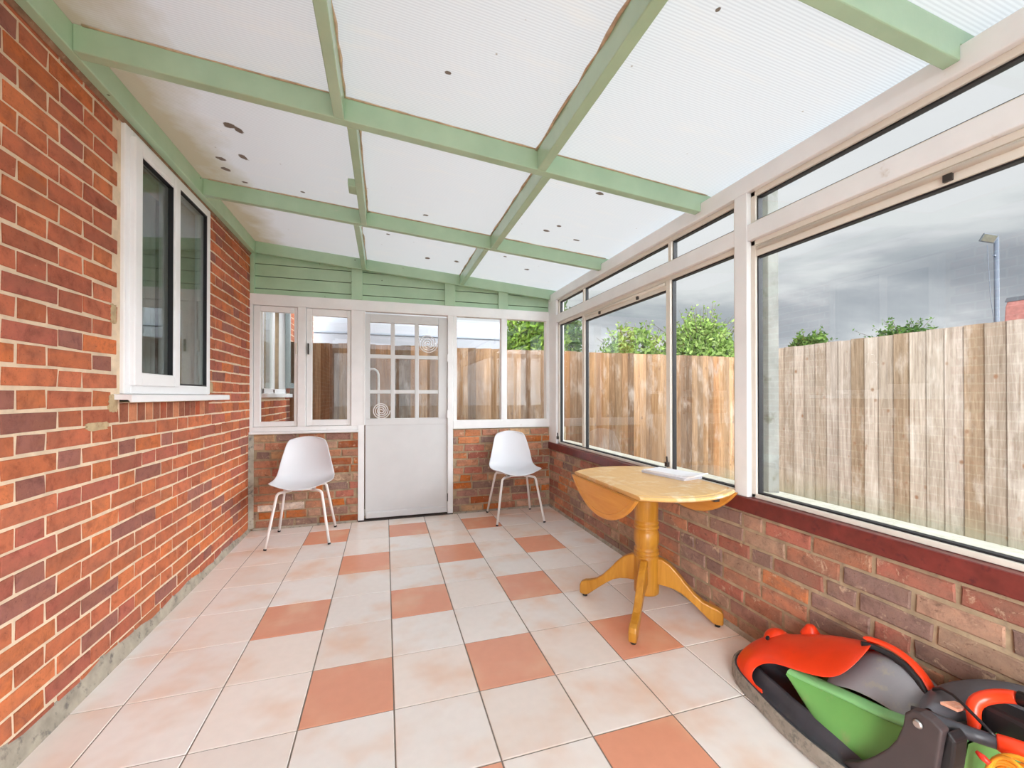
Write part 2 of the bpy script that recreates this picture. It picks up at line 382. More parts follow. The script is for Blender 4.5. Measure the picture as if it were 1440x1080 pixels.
# ------------------------------------------------------------------ brick walls as relief
def sub_iv(a, b, holes):
    out = [(a, b)]
    for h0, h1 in holes:
        nx = []
        for p, q in out:
            if h1 <= p or h0 >= q: nx.append((p, q)); continue
            if p < h0: nx.append((p, h0))
            if h1 < q: nx.append((h1, q))
        out = nx
    return out
def bricks(mb, P, rows, u0, u1, holes, pattern, gap, cols, jit=0., depth=.010, chf=.004, rag=0.):
    """P(u, z, d) puts a point on the wall, d metres proud of the mortar; rows [(z0, z1)]"""
    for ri, (z0, z1) in enumerate(rows):
        u = u0 - random.random() * jit + pattern(ri, None)
        k = 0
        while u < u1:
            L = pattern(ri, k); k += 1
            a, b = u, u + L; u += L + gap
            zz0, zz1 = z0, z1
            hs = [(h[0], h[1]) for h in holes if h[2] < z1 - .012 and h[3] > z0 + .012]
            for p, q in sub_iv(max(a, u0), min(b, u1), hs):
                if q - p < .025: continue
                c = random.choice(cols); f = random.uniform(.84, 1.12)
                c = tuple(min(1, x * f) for x in c[:3]) + (1,)
                d = depth * random.uniform(.8, 1.15); r = lambda: random.uniform(-rag, rag)
                o = [(p + r(), zz0 + r()), (q + r(), zz0 + r()), (q + r(), zz1 + r()), (p + r(), zz1 + r())]
                cu = sum(x[0] for x in o) / 4; cz = sum(x[1] for x in o) / 4
                def ins(x, k): return (x[0] + (k if x[0] < cu else -k), x[1] + (k if x[1] < cz else -k))
                vs = [P(x[0], x[1], -.002) for x in o] + [P(x[0], x[1], d - chf) for x in o] + [P(*ins(x, chf), d) for x in o]
                mb.add(vs, [(8, 9, 10, 11)] + [(i, (i + 1) % 4, 4 + (i + 1) % 4, 4 + i) for i in range(4)] + [(4 + i, 4 + (i + 1) % 4, 8 + (i + 1) % 4, 8 + i) for i in range(4)], c)

HB = [rgb(195, 112, 76), rgb(186, 107, 75), rgb(200, 117, 76), rgb(178, 100, 76), rgb(171, 97, 80), rgb(202, 114, 69), rgb(183, 104, 76), rgb(152, 99, 88), rgb(192, 111, 80)]
OB = [rgb(184, 124, 98), rgb(190, 130, 102), rgb(166, 124, 110), rgb(178, 112, 94), rgb(198, 138, 106), rgb(204, 130, 86), rgb(156, 126, 114), rgb(192, 152, 128), rgb(178, 110, 92), rgb(184, 152, 128), rgb(146, 118, 108)]

WY0, WY1, WZ0, WZ1 = 2.285, 3.237, 1.155, 2.42     # house window
EY0, EY1, EZ0, EZ1 = 4.47, 5.47, 1.17, 2.32         # house window beyond the end wall
def left_wall():
    d = .0045; xm = XL - d
    core = MB()
    x1, x0 = xm, xm - .24
    # wall core split round the two openings
    for y0, y1, z0, z1 in ((YB, WY0, -.3, 4.2), (WY0, WY1, -.3, WZ0), (WY0, WY1, WZ1, 4.2), (WY1, EY0, -.3, 4.2), (EY0, EY1, -.3, EZ0), (EY0, EY1, EZ1, 4.2), (EY1, 7.5, -.3, 4.2)):
        core.box(x0, x1, y0, y1, z0, z1)
    w = core.build('wall_left', M['mortar_pale']); S(w, 'red brick house wall along the left side', 'wall')
    mb = MB(); pitch = .0745; rows = []
    z = 1.06 - 15 * pitch
    while z < 3.2: rows.append((z + .006, z + pitch - .006)); z += pitch
    rows = [r for r in rows if r[1] > .03]
    base = [i for i, r in enumerate(rows) if abs(r[0] - 1.065) < .01][0]
    Ls, Lh, g = .224, .114, .012
    def pat(ri, k):
        odd = (ri - base) % 2
        if k is None:                                   # start offset so that joints land where the photo has them
            start = 1.686 - 12 * (Ls + Lh + 2 * g) if not odd else 1.869 - 12 * (Ls + Lh + 2 * g)
            return start - YB0
        return Ls if k % 2 == 0 else Lh
    global YB0; YB0 = -2.4
    holes = [(WY0 - .03, WY1 + .022, WZ0 - .03, WZ1 + .012), (WY0 - .01, WY1 + .02, 1.058, WZ0), (EY0 - .02, EY1 + .02, EZ0 - .03, EZ1 + .02)]
    P = lambda u, z, dd: (xm + dd, u, z)
    raw = MB()
    bricks(raw, P, rows, YB0, 7.45, holes + [(-9, YB, -9, 9)], pat, g, HB, rag=.0032, depth=.0045, chf=.002)
    # course of bricks on edge below the window
    y = WY0
    while y < WY1 + .01:
        c = random.choice([rgb(176, 88, 58), rgb(150, 92, 70), rgb(196, 130, 96), rgb(140, 76, 60)])
        raw.add(*brick_one(P, y, y + .058, 1.064, 1.150, .0045, .002), c); y += .070
    raw.build('bricks', M['brick_house'], w)
    # smeared mortar beside the window
    mm = MB()
    for y0, y1, z0, z1 in ((WY0 - .085, WY0 - .022, 1.11, 1.19), (WY0 - .075, WY0 - .034, 1.50, 1.585), (WY1 + .014, WY1 + .08, 1.20, 1.28), (2.06, 2.20, 1.04, 1.075)):
        cy, cz = (y0 + y1) / 2, (z0 + z1) / 2; n = 28; pl = []
        for i in range(n):
            a = 2 * math.pi * i / n; k = random.uniform(.82, 1.12); q = max(abs(math.cos(a)), abs(math.sin(a))) ** .8
            pl.append((cy + (y1 - y0) / 2 * math.cos(a) / q * k, cz + (z1 - z0) / 2 * math.sin(a) / q * min(k, 1.02)))
        mm.prism(pl, 'x', xm, XL + .0015)
    mm.build('mortar_patch', M['mortar_dull'], w)
def brick_one(P, p, q, z0, z1, d, chf):
    o = [(p, z0), (q, z0), (q, z1), (p, z1)]; cu = (p + q) / 2; cz = (z0 + z1) / 2
    ins = lambda x: (x[0] + (chf if x[0] < cu else -chf), x[1] + (chf if x[1] < cz else -chf))
    vs = [P(x[0], x[1], -.002) for x in o] + [P(x[0], x[1], d - chf) for x in o] + [P(*ins(x), d) for x in o]
    return vs, [(8, 9, 10, 11)] + [(i, (i + 1) % 4, 4 + (i + 1) % 4, 4 + i) for i in range(4)] + [(4 + i, 4 + (i + 1) % 4, 8 + (i + 1) % 4, 8 + i) for i in range(4)]
left_wall()

def low_walls():
    d = .008
    # right hand dwarf wall
    xm = XR + d
    w = MB().box(xm, xm + .20, YB, YE + .2, -.3, .612).build('wall_right', M['mortar_brown']); S(w, 'low reclaimed brick wall under the right hand windows', 'wall')
    rows = []; z = .600
    while z > .0: rows.append((max(z - .061, .012), z)); z -= .0765
    rows = rows[::-1]
    offs = [random.uniform(0, .22) for _ in rows]; offs[-1] = .05; ls = {}
    def pat(ri, k):
        if k is None: return -offs[ri] - .0
        return random.choice([.205, .215, .212, .208, .214, .19, .21, .105])
    mb = MB(); bricks(mb, lambda u, z, dd: (xm - dd, u, z), rows, YB, YE, [], pat, .016, OB, rag=.003, depth=.008, chf=.004)
    mb.build('bricks', M['brick_old'], w)
    # end wall, two panels either side of the door
    ym = YE + d
    core = MB().box(XL, -.24, ym, ym + .2, -.3, .845).box(.65, XR + .2, ym, ym + .2, -.3, .845).box(-.24, .65, YE + .01, ym + .2, -.3, -.004)
    w = core.build('wall_back', M['mortar_brown']); S(w, 'low reclaimed brick wall at the far end, on both sides of the door', 'wall')
    rows = []; z = .836
    while z > .02: rows.append((max(z - .060, .014), z)); z -= .0762
    rows = rows[::-1]
    def pat2(ri, k):
        if k is None: return -random.uniform(.0, .2)
        return random.choice([.20, .21, .18, .215, .10, .16, .205])
    mb = MB()
    for a, b in ((XL + .03, -.242), (.655, XR)):
        bricks(mb, lambda u, z, dd: (u, ym - dd, z), rows, a, b, [], pat2, .017, OB + [rgb(196, 112, 54), rgb(200, 160, 122), rgb(168, 92, 52)], rag=.0045, depth=.008, chf=.004)
    # the two pale painted bricks near the floor
    P = lambda u, z, dd: (u, ym - dd, z)
    for a, b, z0, z1 in ((-1.07, -.95, .16, .215), (-.90, -.70, .165, .225)):
        mb.add(*brick_one(P, a, b, z0, z1, .016, .005), rgb(238, 222, 206))
    mb.build('bricks', M['brick_old'], w)
low_walls()
# unseen end behind the camera, glazed to let more daylight in
def rear():
    w = empty('added_rear_glazing', (.3, YB, 0)); S(w, 'unseen glazed end added behind the camera to let in daylight', 'window')
    m = MB(); xs = (XL, -.45, .28, 1.0, XR)
    for x in xs: m.box(x - .03 if x > XL else x, x + .03 if x < XR else x, YB - .06, YB, 0, 2.2)
    m.box(XL, XR, YB - .06, YB, 0, .08).box(XL, XR, YB - .06, YB, 2.15, 2.26)
    m.build('frame', M['white_paint'], w)
    MB().box(XL, XR, YB - .032, YB - .028, .08, 2.15).build('glass_pane', M['glass'], w)
rear()
# cement fillets where walls meet the floor
def fillet(name, poly_axis, poly, a, b, label):
    S(MB().prism(poly, poly_axis, a, b).build(name, M['cement'], bevel=.003), label, 'skirting')
mbf = MB(); nn = 60
for i in range(nn):
    y0 = YB + (YE - YB) * i / nn; y1 = YB + (YE - YB) * (i + 1) / nn
    hh = [max(.035, .105 - .022 * (y - .9)) + .010 * math.sin(y * 9.1) + .006 * math.sin(y * 23.7) for y in (y0, y1)]
    mbf.hexa([(XL - .004, y0, 0), (XL + .016, y0, 0), (XL + .016, y1, 0), (XL - .004, y1, 0)], [(XL - .004, y0, hh[0]), (XL + .004, y0, hh[0] - .012), (XL + .004, y1, hh[1] - .012), (XL - .004, y1, hh[1])])
S(mbf.build('baseboard_left', M['cement']), 'rough cement fillet at the foot of the left wall', 'skirting')
fillet('baseboard_right', 'y', [(XR + .002, 0), (XR - .012, 0), (XR - .006, .018), (XR + .002, .026)], YB, YE, 'thin cement fillet at the foot of the right wall')
mbf = MB()
mbf.box(XL + .03, -.25, YE - .012, YE + .004, 0, .02).box(.655, XR - .01, YE - .012, YE + .004, 0, .018)
S(mbf.build('baseboard_back', M['cement'], bevel=.003), 'thin cement fillet at the foot of the far wall', 'skirting')
S(MB().prism([(XL, YE), (XL + .035, YE), (XL + .035, YE - .004), (XL, YE - .03)], 'z', 0.02, .845).build('trim_1', M['cement'], bevel=.003), 'strip of grey mortar up the far left corner', 'trim')

# ------------------------------------------------------------------ house window (left)
def house_window():
    w = empty('window_1', (XL, (WY0 + WY1) / 2, WZ0)); S(w, 'white plastic double window in the left brick wall', 'window')
    xf = XL + .012; xb = XL - .06
    def frame(mb, y0, y1, z0, z1, t, x0, x1):
        mb.box(x0, x1, y0, y0 + t, z0, z1); mb.box(x0, x1, y1 - t, y1, z0, z1)
        mb.box(x0, x1, y0 + t, y1 - t, z0, z0 + t); mb.box(x0, x1, y0 + t, y1 - t, z1 - t, z1)
    z0, z1 = 1.193, WZ1
    m = MB(); frame(m, WY0, WY1, z0, z1, .052, xb, xf); m.box(xb, xf, 2.735, 2.775, z0 + .052, z1 - .052)
    m.build('frame', M['upvc'], w, bevel=.005)
    sy0, sy1, sz0, sz1 = 2.322, 2.762, 1.232, 2.385
    m = MB(); frame(m, sy0, sy1, sz0, sz1, .062, xf - .005, xf + .022)
    sash = m.build('opening_sash', M['upvc'], w, bevel=.006)
    m = MB(); frame(m, 2.38, 2.704, 1.29, 2.327, .006, xf - .012, xf + .012); m.build('gasket', M['gasket'], sash)
    MB().box(xf + .022, xf + .026, 2.45, 2.66, 2.338, 2.352).build('trickle_vent', M['upvc'], sash, bevel=.001)
    m = MB(); m.box(xf - .012, xf - .008, 2.38, 2.704, 1.29, 2.327).box(xf - .032, xf - .028, 2.38, 2.704, 1.29, 2.327)
    m.build('glass_pane', M['glass_dark'], sash)
    m = MB(); frame(m, 2.773, 3.187, 1.243, 2.37, .010, xf - .02, xf - .002); m.build('glazing_gasket', M['gasket'], w)
    m = MB(); m.box(xf - .022, xf - .018, 2.775, 3.185, 1.245, 2.368).box(xf - .042, xf - .038, 2.775, 3.185, 1.245, 2.368)
    m.build('glass_pane', M['glass_dark'], w)
    MB().prism([(xb, 1.193), (XL + .062, 1.190), (XL + .066, 1.186), (XL + .066, 1.155), (XL + .056, 1.155), (XL + .052, 1.166), (xb, 1.166)], 'y', 2.235, 3.432).build('sill', M['upvc'], w, bevel=.003)
    # the dim room and curtain behind the glass
    rm = MB()
    X0, X1 = XL - .85, XL - .26
    rm.add([(X1, 1.9, .3), (X0, 1.9, .3), (X0, 3.7, .3), (X1, 3.7, .3), (X1, 1.9, 2.6), (X0, 1.9, 2.6), (X0, 3.7, 2.6), (X1, 3.7, 2.6)], [(0, 1, 2, 3), (4, 5, 6, 7), (0, 1, 5, 4), (1, 2, 6, 5), (2, 3, 7, 6)])
    r = rm.build('room_beyond', M['dark_room'], w, solid=.02)
    c = empty('curtain', (XL - .33, 3.0, 1.1)); tag(c, 'pale grey curtain hanging in folds behind the left house window', 'curtain')
    for a, b in ((2.33, 2.47), (2.62, 2.80), (3.02, 3.30)):
        rows = []
        for z in (1.02, 1.8, 2.5):
            rows.append([(XL - .33 + .022 * math.sin(i * 1.25), a + (b - a) * i / 24, z) for i in range(25)])
        MB().grid(rows).build('curtain_panel', M['curtain'], c, solid=.003)
house_window()

# ------------------------------------------------------------------ house window outside, casement swung open
def far_house_window():
    w = empty('window_2', (XL, (EY0 + EY1) / 2, EZ0)); S(w, 'white house window outside with its casement swung open, seen through the far left pane', 'window')
    xf = XL + .012; xb = XL - .06; z0, z1 = 1.205, EZ1
    m = MB()
    for a, b in ((EY0, EY0 + .05), (4.87, 4.93), (EY1 - .05, EY1)): m.box(xb, xf, a, b, z0, z1)
    m.box(xb, xf, EY0, EY1, z0, z0 + .05).box(xb, xf, EY0, EY1, z1 - .05, z1)
    m.build('frame', M['upvc'], w, bevel=.004)
    MB().box(xf - .02, xf - .016, 4.52, 4.87, z0 + .05, z1 - .05).build('glass_pane', M['glass_dark'], w)
    MB().box(xb, XL + .07, EY0 - .05, EY1 + .05, 1.165, 1.205).build('sill', M['upvc'], w, bevel=.004)
    m = MB(); y0, y1 = 5.40, 5.45
    m.box(xf, xf + .05, y0, y1, 1.27, 2.26).box(xf + .21, xf + .26, y0, y1, 1.27, 2.26).box(xf + .05, xf + .21, y0, y1, 1.27, 1.33).box(xf + .05, xf + .21, y0, y1, 2.20, 2.26)
    s = m.build('open_casement', M['shaded_frame'], w, bevel=.004)
    MB().box(xf + .05, xf + .21, 5.42, 5.424, 1.33, 2.20).build('casement_glass', M['glass'], s)
    MB().box(xb - .5, xb - .45, EY0 - .2, EY1 + .4, .9, 2.6).build('room_beyond', M['dark_room'], w)
far_house_window()

# ------------------------------------------------------------------ end wall joinery
YF = YE; YK = YE + .07
def end_joinery():
    S(MB().box(XL - .02, XR, YF, YK, 1.985, 2.085).build('trim_2', M['white_paint'], bevel=.004), 'white painted rail across the far wall above the door and windows', 'trim')
    # left window
    w = empty('window_3', (-.7, YE, .845)); S(w, 'white timber window with two sashes left of the door', 'window')
    m = MB()
    for a, b in ((-1.165, -1.112), (-.757, -.69), (-.305, -.195)): m.box(a, b, YF, YK, .905, 1.985)
    m.box(-1.165, -.243, YF, YK, .868, .905)
    m.build('frame', M['white_paint'], w, bevel=.003)
    MB().prism([(YK, .843), (YF - .028, .843), (YF - .03, .852), (YF - .026, .866), (YK, .870)], 'x', -1.134, -.243).build('sill', M['white_paint'], w, bevel=.003)
    for a, b, ga, gb, gz0, gz1 in ((-1.108, -.76, -1.057, -.787, .952, 1.932), (-.687, -.308, -.640, -.340, .962, 1.918)):
        m = MB(); y0, y1 = YF + .014, YF + .055
        m.box(a, ga, y0, y1, .908, 1.982).box(gb, b, y0, y1, .908, 1.982).box(ga, gb, y0, y1, .908, gz0).box(ga, gb, y0, y1, gz1, 1.982)
        s = m.build('sash', M['white_paint'], w, bevel=.004)
        MB().box(ga, gb, YF + .032, YF + .036, gz0, gz1).build('glass_pane', M['glass'], s)
        cx = b - .006 if a < -1 else a + .018
        m = MB(); m.box(cx - .006, cx + .006, YF - .006, YF + .016, 1.56, 1.66); m.box(cx - .005, cx + .005, YF - .012, YF - .004, 1.60, 1.625)
        m.build('window_catch', M['alu_cream'] if a < -1 else M['dark_metal'], s, bevel=.002)
    # right window
    w = empty('window_4', (1.18, YE, .845)); S(w, 'white timber window with two panes right of the door', 'window')
    m = MB()
    m.box(.65, .69, YF, YK, .935, 1.985).box(1.154, 1.216, YF, YK, .935, 1.985).box(1.655, 1.70, YF, YK, .935, 1.985)
    m.box(.65, 1.70, YF - .006, YK, .85, .935)
    m.build('frame', M['white_paint'], w, bevel=.004)
    for a, b in ((.69, 1.154), (1.216, 1.655)):
        MB().box(a, b, YF + .03, YF + .034, .935, 1.985).build('glass_pane', M['glass'], w)
    # door and its frame
    S(MB().box(-.243, -.19, YF - .004, YK, 0, .905).box(-.197, -.18, YF - .002, YK, .905, 1.985).build('trim_3', M['white_paint'], bevel=.003), 'white door jamb on the left of the far door', 'trim')
    S(MB().box(.597, .65, YF - .004, YK, 0, 1.985).build('trim_4', M['white_paint'], bevel=.003), 'white door jamb on the right of the far door', 'trim')
    S(MB().box(-.24, .65, YF - .01, YK, -.003, .012).build('trim_5', M['dark_metal'], bevel=.002), 'dark threshold strip under the far door', 'trim')
    dr = empty('door_1', (.21, YE, .02)); S(dr, 'white half glazed door with nine panes in the far wall', 'door')
    y0, y1 = YF + .012, YF + .052; xa, xb = -.178, .594; gx0, gx1, gz0, gz1 = -.138, .506, .965, 1.885
    m = MB()
    m.box(xa, gx0, y0, y1, .955, 1.965).box(gx1, xb, y0, y1, .955, 1.965).box(gx0, gx1, y0, y1, gz1, 1.965).box(xa, xb, y0, y1, .90, gz0)
    cw = (gx1 - gx0 - 2 * .038) / 3
    for k in (1, 2):
        x = gx0 + k * cw + (k - 1) * .038; m.box(x, x + .038, y0 + .004, y1 - .004, gz0, gz1)
    for z in (1.203, 1.542): m.box(gx0, gx1, y0 + .006, y1 - .006, z, z + .036)
    m.build('door_frame', M['door_paint'], dr, bevel=.003)
    MB().box(xa, xb, y0 + .002, y1, .022, .90).build('door_panel', M['door_paint'], dr)
    MB().prism([(y0 + .002, .024), (y0 - .016, .024), (y0 - .016, .075), (y0 + .002, .086)], 'x', xa + .006, xb - .004).build('weather_bar', M['door_paint'], dr, bevel=.003)
    MB().box(gx0, gx1, YF + .032, YF + .035, gz0, gz1).build('glass_pane', M['glass'], dr)
    for z in (.17, 1.0, 1.56): MB().box(.592, .60, YF - .008, YF + .002, z - .04, z + .04).build('hinge', M['white_paint'] if z != .17 else M['dark_metal'], dr, bevel=.002)
end_joinery()

def gable():
    w = empty('wall_gable', (.3, YE, 2.085)); S(w, 'green boarded gable above the far door', 'wall')
    m = MB(); yb0 = YE + .022
    for z0, z1 in ((2.085, 2.134), (2.139, 2.243), (2.248, 2.352), (2.357, 2.46), (2.465, 2.56)):
        xr = min(XR, 1.69 + (2.315 - z0) / SL) if z0 > 2.2 else XR
        xr2 = min(XR, 1.69 + (2.315 - z1) / SL)
        xl = XL
        if xr < xl + .05: continue
        xr2 = max(xr2, xl + .01)
        m.add([(xl, yb0, z0), (xr, yb0, z0), (xr, yb0 + .02, z0), (xl, yb0 + .02, z0), (xl, yb0 + .004, z1), (xr2, yb0 + .004, z1), (xr2, yb0 + .02, z1), (xl, yb0 + .02, z1)], [(3, 2, 1, 0), (4, 5, 6, 7), (0, 1, 5, 4), (1, 2, 6, 5), (2, 3, 7, 6), (3, 0, 4, 7)])
    m.build('boarding', M['green_paint'], w, bevel=.002)
    MB().hexa([(XL, YE + .045, 2.085), (XR, YE + .045, 2.085), (XR, YE + .06, 2.085), (XL, YE + .06, 2.085)], [(XL, YE + .045, zt(XL)), (XR, YE + .045, zt(XR)), (XR, YE + .06, zt(XR)), (XL, YE + .06, zt(XL))]).build('backing_sheet', M['gasket'], w)
    for a, b in ((XL + .001, -1.10), (-.303, -.206), (.568, .672), (1.122, 1.226)):
        MB().hexa([(a, YE - .006, 2.085), (b, YE - .006, 2.085), (b, YE + .024, 2.085), (a, YE + .024, 2.085)], [(a, YE - .006, zb(a) + .02), (b, YE - .006, zb(b) + .02), (b, YE + .024, zb(b) + .02), (a, YE + .024, zb(a) + .02)]).build('stud', M['green_paint'], w, bevel=.003)
gable()

# ------------------------------------------------------------------ roof
def roof():
    c = empty('ceiling', (0, 1.2, 2.3)); S(c, 'lean-to roof of translucent sheets on green timber rafters', 'ceiling')
    def sl(x0, x1, y0, y1, top=None, h=.1, name='rafter'):
        f0, f1 = zb(x0), zb(x1); t0, t1 = zt(x0), zt(x1)
        if top is not None: f0, f1 = top[0], top[1]
        MB().hexa([(x0, y0, f0), (x1, y0, f1), (x1, y1, f1), (x0, y1, f0)], [(x0, y0, t0), (x1, y0, t1), (x1, y1, t1), (x0, y1, t0)]).build(name, M['green_paint'], c, bevel=.004)
    xp = -1.085
    for y0, y1 in ((.797, .84), (1.886, 1.934), (3.001, 3.043), (4.085, 4.128), (-.33, -.285), (-1.42, -1.375)):
        # rafter with its lower end cut over the white wall plate
        e = 1.689; ex = 1.765
        MB().add([(xp, y0, zb(xp)), (e, y0, zb(e)), (e, y0, 2.266), (ex, y0, 2.268), (ex, y0, zt(ex)), (xp, y0, zt(xp)),
                  (xp, y1, zb(xp)), (e, y1, zb(e)), (e, y1, 2.266), (ex, y1, 2.268), (ex, y1, zt(ex)), (xp, y1, zt(xp))],
                 [(0, 1, 2, 3, 4, 5), (11, 10, 9, 8, 7, 6), (0, 6, 7, 1), (1, 7, 8, 2), (2, 8, 9, 3), (3, 9, 10, 4), (4, 10, 11, 5), (5, 11, 6, 0)]).build('rafter', M['green_paint'], c, bevel=.004)
    for x0, x1, y0, y1 in ((-.211, -.168, .84, 1.886), (-.162, -.121, 1.934, 3.001), (-.211, -.171, 3.043, 4.085), (.711, .756, .84, 1.886), (.757, .801, 1.934, 3.001), (.714, .752, 3.043, 4.085),
                           (-.211, -.168, -.285, .797), (.711, .756, -.285, .797), (-.211, -.168, -1.375, -.33), (.711, .756, -1.375, -.33)):
        sl(x0, x1, y0, y1, name='purlin')
    MB().hexa([(-.205, 2.50, 2.378), (-.162, 2.50, 2.374), (-.162, 2.60, 2.374), (-.205, 2.60, 2.378)], [(-.205, 2.50, 2.42), (-.162, 2.50, 2.42), (-.162, 2.60, 2.42), (-.205, 2.60, 2.42)]).build('timber_block', M['green_paint'], c, bevel=.003)
    MB().box(XL + .004, xp, YB, YE, 2.434, zt(xp)).build('house_plate', M['green_paint'], c, bevel=.004)
    MB().prism([(XL, 2.415), (XL + .008, 2.418), (XL + .014, 2.434), (XL, 2.445)], 'y', YB, YE).build('rough_batten', M['batten'], c, bevel=.003)
    # sheets
    bays = [(YB, -1.40), (-1.40, -.307), (-.307, .818), (.818, 1.91), (1.91, 3.022), (3.022, 4.25)]
    for y0, y1 in bays:
        rows = [[(x, y0 + .001, zt(x) + .004), (x, y1 - .001, zt(x) + .004)] for x in (XL + .002, -.3, .6, 1.87)]
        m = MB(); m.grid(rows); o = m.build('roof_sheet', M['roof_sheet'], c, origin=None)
        for p in o.data.polygons: p.use_smooth = False
    # brown sealant lines where sheet meets timber
    sm = MB()
    for x, y0, y1 in ((-.166, .84, 1.886), (-.119, 1.934, 3.001), (-.169, 3.043, 4.085), (.709, .84, 1.886), (.755, 1.934, 3.001), (.712, 3.043, 4.085)):
        n = 14; pts = [(x + random.uniform(-.004, .004), y0 + (y1 - y0) * i / n, zt(x) - .003 + random.uniform(-.002, .002)) for i in range(n + 1)]
        sm.tube(pts, [random.uniform(.003, .009) for _ in pts], 6)
    for y in (1.884, 2.999):
        n = 40; pts = [(xp + .03 + (1.7 - xp) * i / n, y + random.uniform(-.002, .002), zt(xp + .03 + (1.7 - xp) * i / n) - .002) for i in range(n + 1)]
        sm.tube(pts, [random.uniform(.002, .005) for _ in pts], 6)
    sm.build('sealant', simple('brown_sealant', rgb(206, 182, 152), .7, var=.15, scale=30), c)
roof()

# ------------------------------------------------------------------ right hand glazing
def right_glazing():
    S(MB().box(XR - .012, XR + .14, YB, YE + .01, .615, .688).build('trim_6', M['red_sill'], bevel=.006), 'dark red timber sill board along the right wall', 'trim')
    S(MB().box(XR, XR + .10, YB, YE + .07, 2.18, 2.265).box(XR + .09, XR + .11, YB, YE + .07, 2.265, zt(XR + .11)).build('trim_7', M['white_paint'], bevel=.004), 'white eaves beam above the right hand windows', 'trim')
    S(MB().box(XR, XR + .09, 1.583, 1.66, .688, 2.18).build('trim_8', M['white_paint'], bevel=.004), 'white post between the big window and the three light window', 'trim')
    S(MB().box(XR, XR + .09, 3.936, YE + .06, .688, 2.18).build('trim_9', M['white_paint'], bevel=.004), 'white corner post at the far end of the right wall', 'trim')
    S(MB().box(XR + .002, XR + .08, 1.66, 3.936, 1.94, 2.02).build('trim_10', M['white_paint'], bevel=.004), 'white transom over the three light window', 'trim')
    S(MB().box(XR + .002, XR + .08, -1.45, 1.583, 1.94, 2.02).build('trim_11', M['white_paint'], bevel=.004), 'white transom over the big right hand window', 'trim')
    S(MB().box(XR, XR + .09, -1.53, -1.45, .688, 2.18).build('trim_12', M['white_paint'], bevel=.004), 'white post behind the camera on the right wall', 'trim')
    S(MB().box(XR + .02, XR + .09, YB, -1.53, .688, 2.18).build('wall_filler', M['render_wall']), 'solid panel behind the camera on the right wall', 'wall')
    S(MB().prism([(XR + .10, .60), (XR + .235, .60), (XR + .245, .694), (XR + .10, .708)], 'y', YB, YE).build('trim_13', M['mossy_ledge'], bevel=.004), 'pale mossy ledge outside the right hand windows', 'trim')
    x0, x1 = XR + .025, XR + .07
    def light(name, y0, y1, z0, z1, label, mull, vent, upper=False):
        w = empty(name, (XR + .045, (y0 + y1) / 2, z0)); S(w, label, 'window')
        m = MB(); t = .026
        m.box(x0, x1, y0, y1, z0, z0 + (.020 if not upper else .014)).box(x0, x1, y0, y1, z1 - t, z1).box(x0, x1, y0, y0 + t, z0, z1).box(x0, x1, y1 - t, y1, z0, z1)
        m.build('frame', M['alu_cream'], w, bevel=.003)
        ys = [y0 + t] + [v for mm in mull for v in mm] + [y1 - t]
        for a, b in mull: MB().box(x0 - .004, x1, a, b, z0 + .03 * (not upper), z1 - t).build('mullion', M['alu_cream'], w, bevel=.003)
        for k in range(0, len(ys), 2):
            a, b = ys[k], ys[k + 1]; top = z1 - t; bot = z0 + (.020 if not upper else .014)
            if k // 2 in vent:
                top = 1.862
                MB().box(x0 + .004, x1 - .004, a, b, top, z1 - t).build('vent_panel', M['alu_cream'], w, bevel=.002)
                v = MB().tube([(x0 + .0, a + .01, 1.898), (x0 + .0, b - .01, 1.898)], .009, 10).build('vent_bar', M['alu_cream'], w)
                for yy in (a + (b - a) * .28, a + (b - a) * .76):
                    MB().box(x0 - .006, x0 + .01, yy - .012, yy + .012, 1.868, 1.892).build('vent_clip', M['dark_metal'], w, bevel=.002)
            g = MB(); e = .007
            g.box(x0 + .012, x1 - .006, a, b, bot, bot + e).box(x0 + .012, x1 - .006, a, b, top - e, top).box(x0 + .012, x1 - .006, b - e, b, bot, top).box(x0 + .012, x1 - .006, a, a + e * .5, bot, top)
            g.build('gasket', M['gasket'], w)
            MB().box(x0 + .022, x0 + .026, a, b, bot, top).build('glass_pane', M['glass'], w)
        return w
    w = light('window_5', 1.66, 3.936, .689, 1.94, 'three light window between the post and the far corner', [(2.178, 2.218), (3.345, 3.388)], [1])
    for y in (3.925, 2.20):
        MB().box(x0 - .02, x0 - .003, y - .014, y + .014, .735, .765).tube([(x0 - .012, y, .765), (x0 - .012, y + .004, .80)], .006, 8).build('window_catch', M['dark_metal'], w, bevel=.002)
    light('window_6', -1.45, 1.583, .689, 1.94, 'big right hand window nearest the camera', [], [0])
    light('window_7', 1.66, 3.936, 2.02, 2.18, 'narrow three part top light near the far corner', [(2.168, 2.196), (3.346, 3.372)], [], True)
    light('window_8', -1.45, 1.583, 2.02, 2.18, 'narrow top light above the big right hand window', [], [], True)
right_glazing()

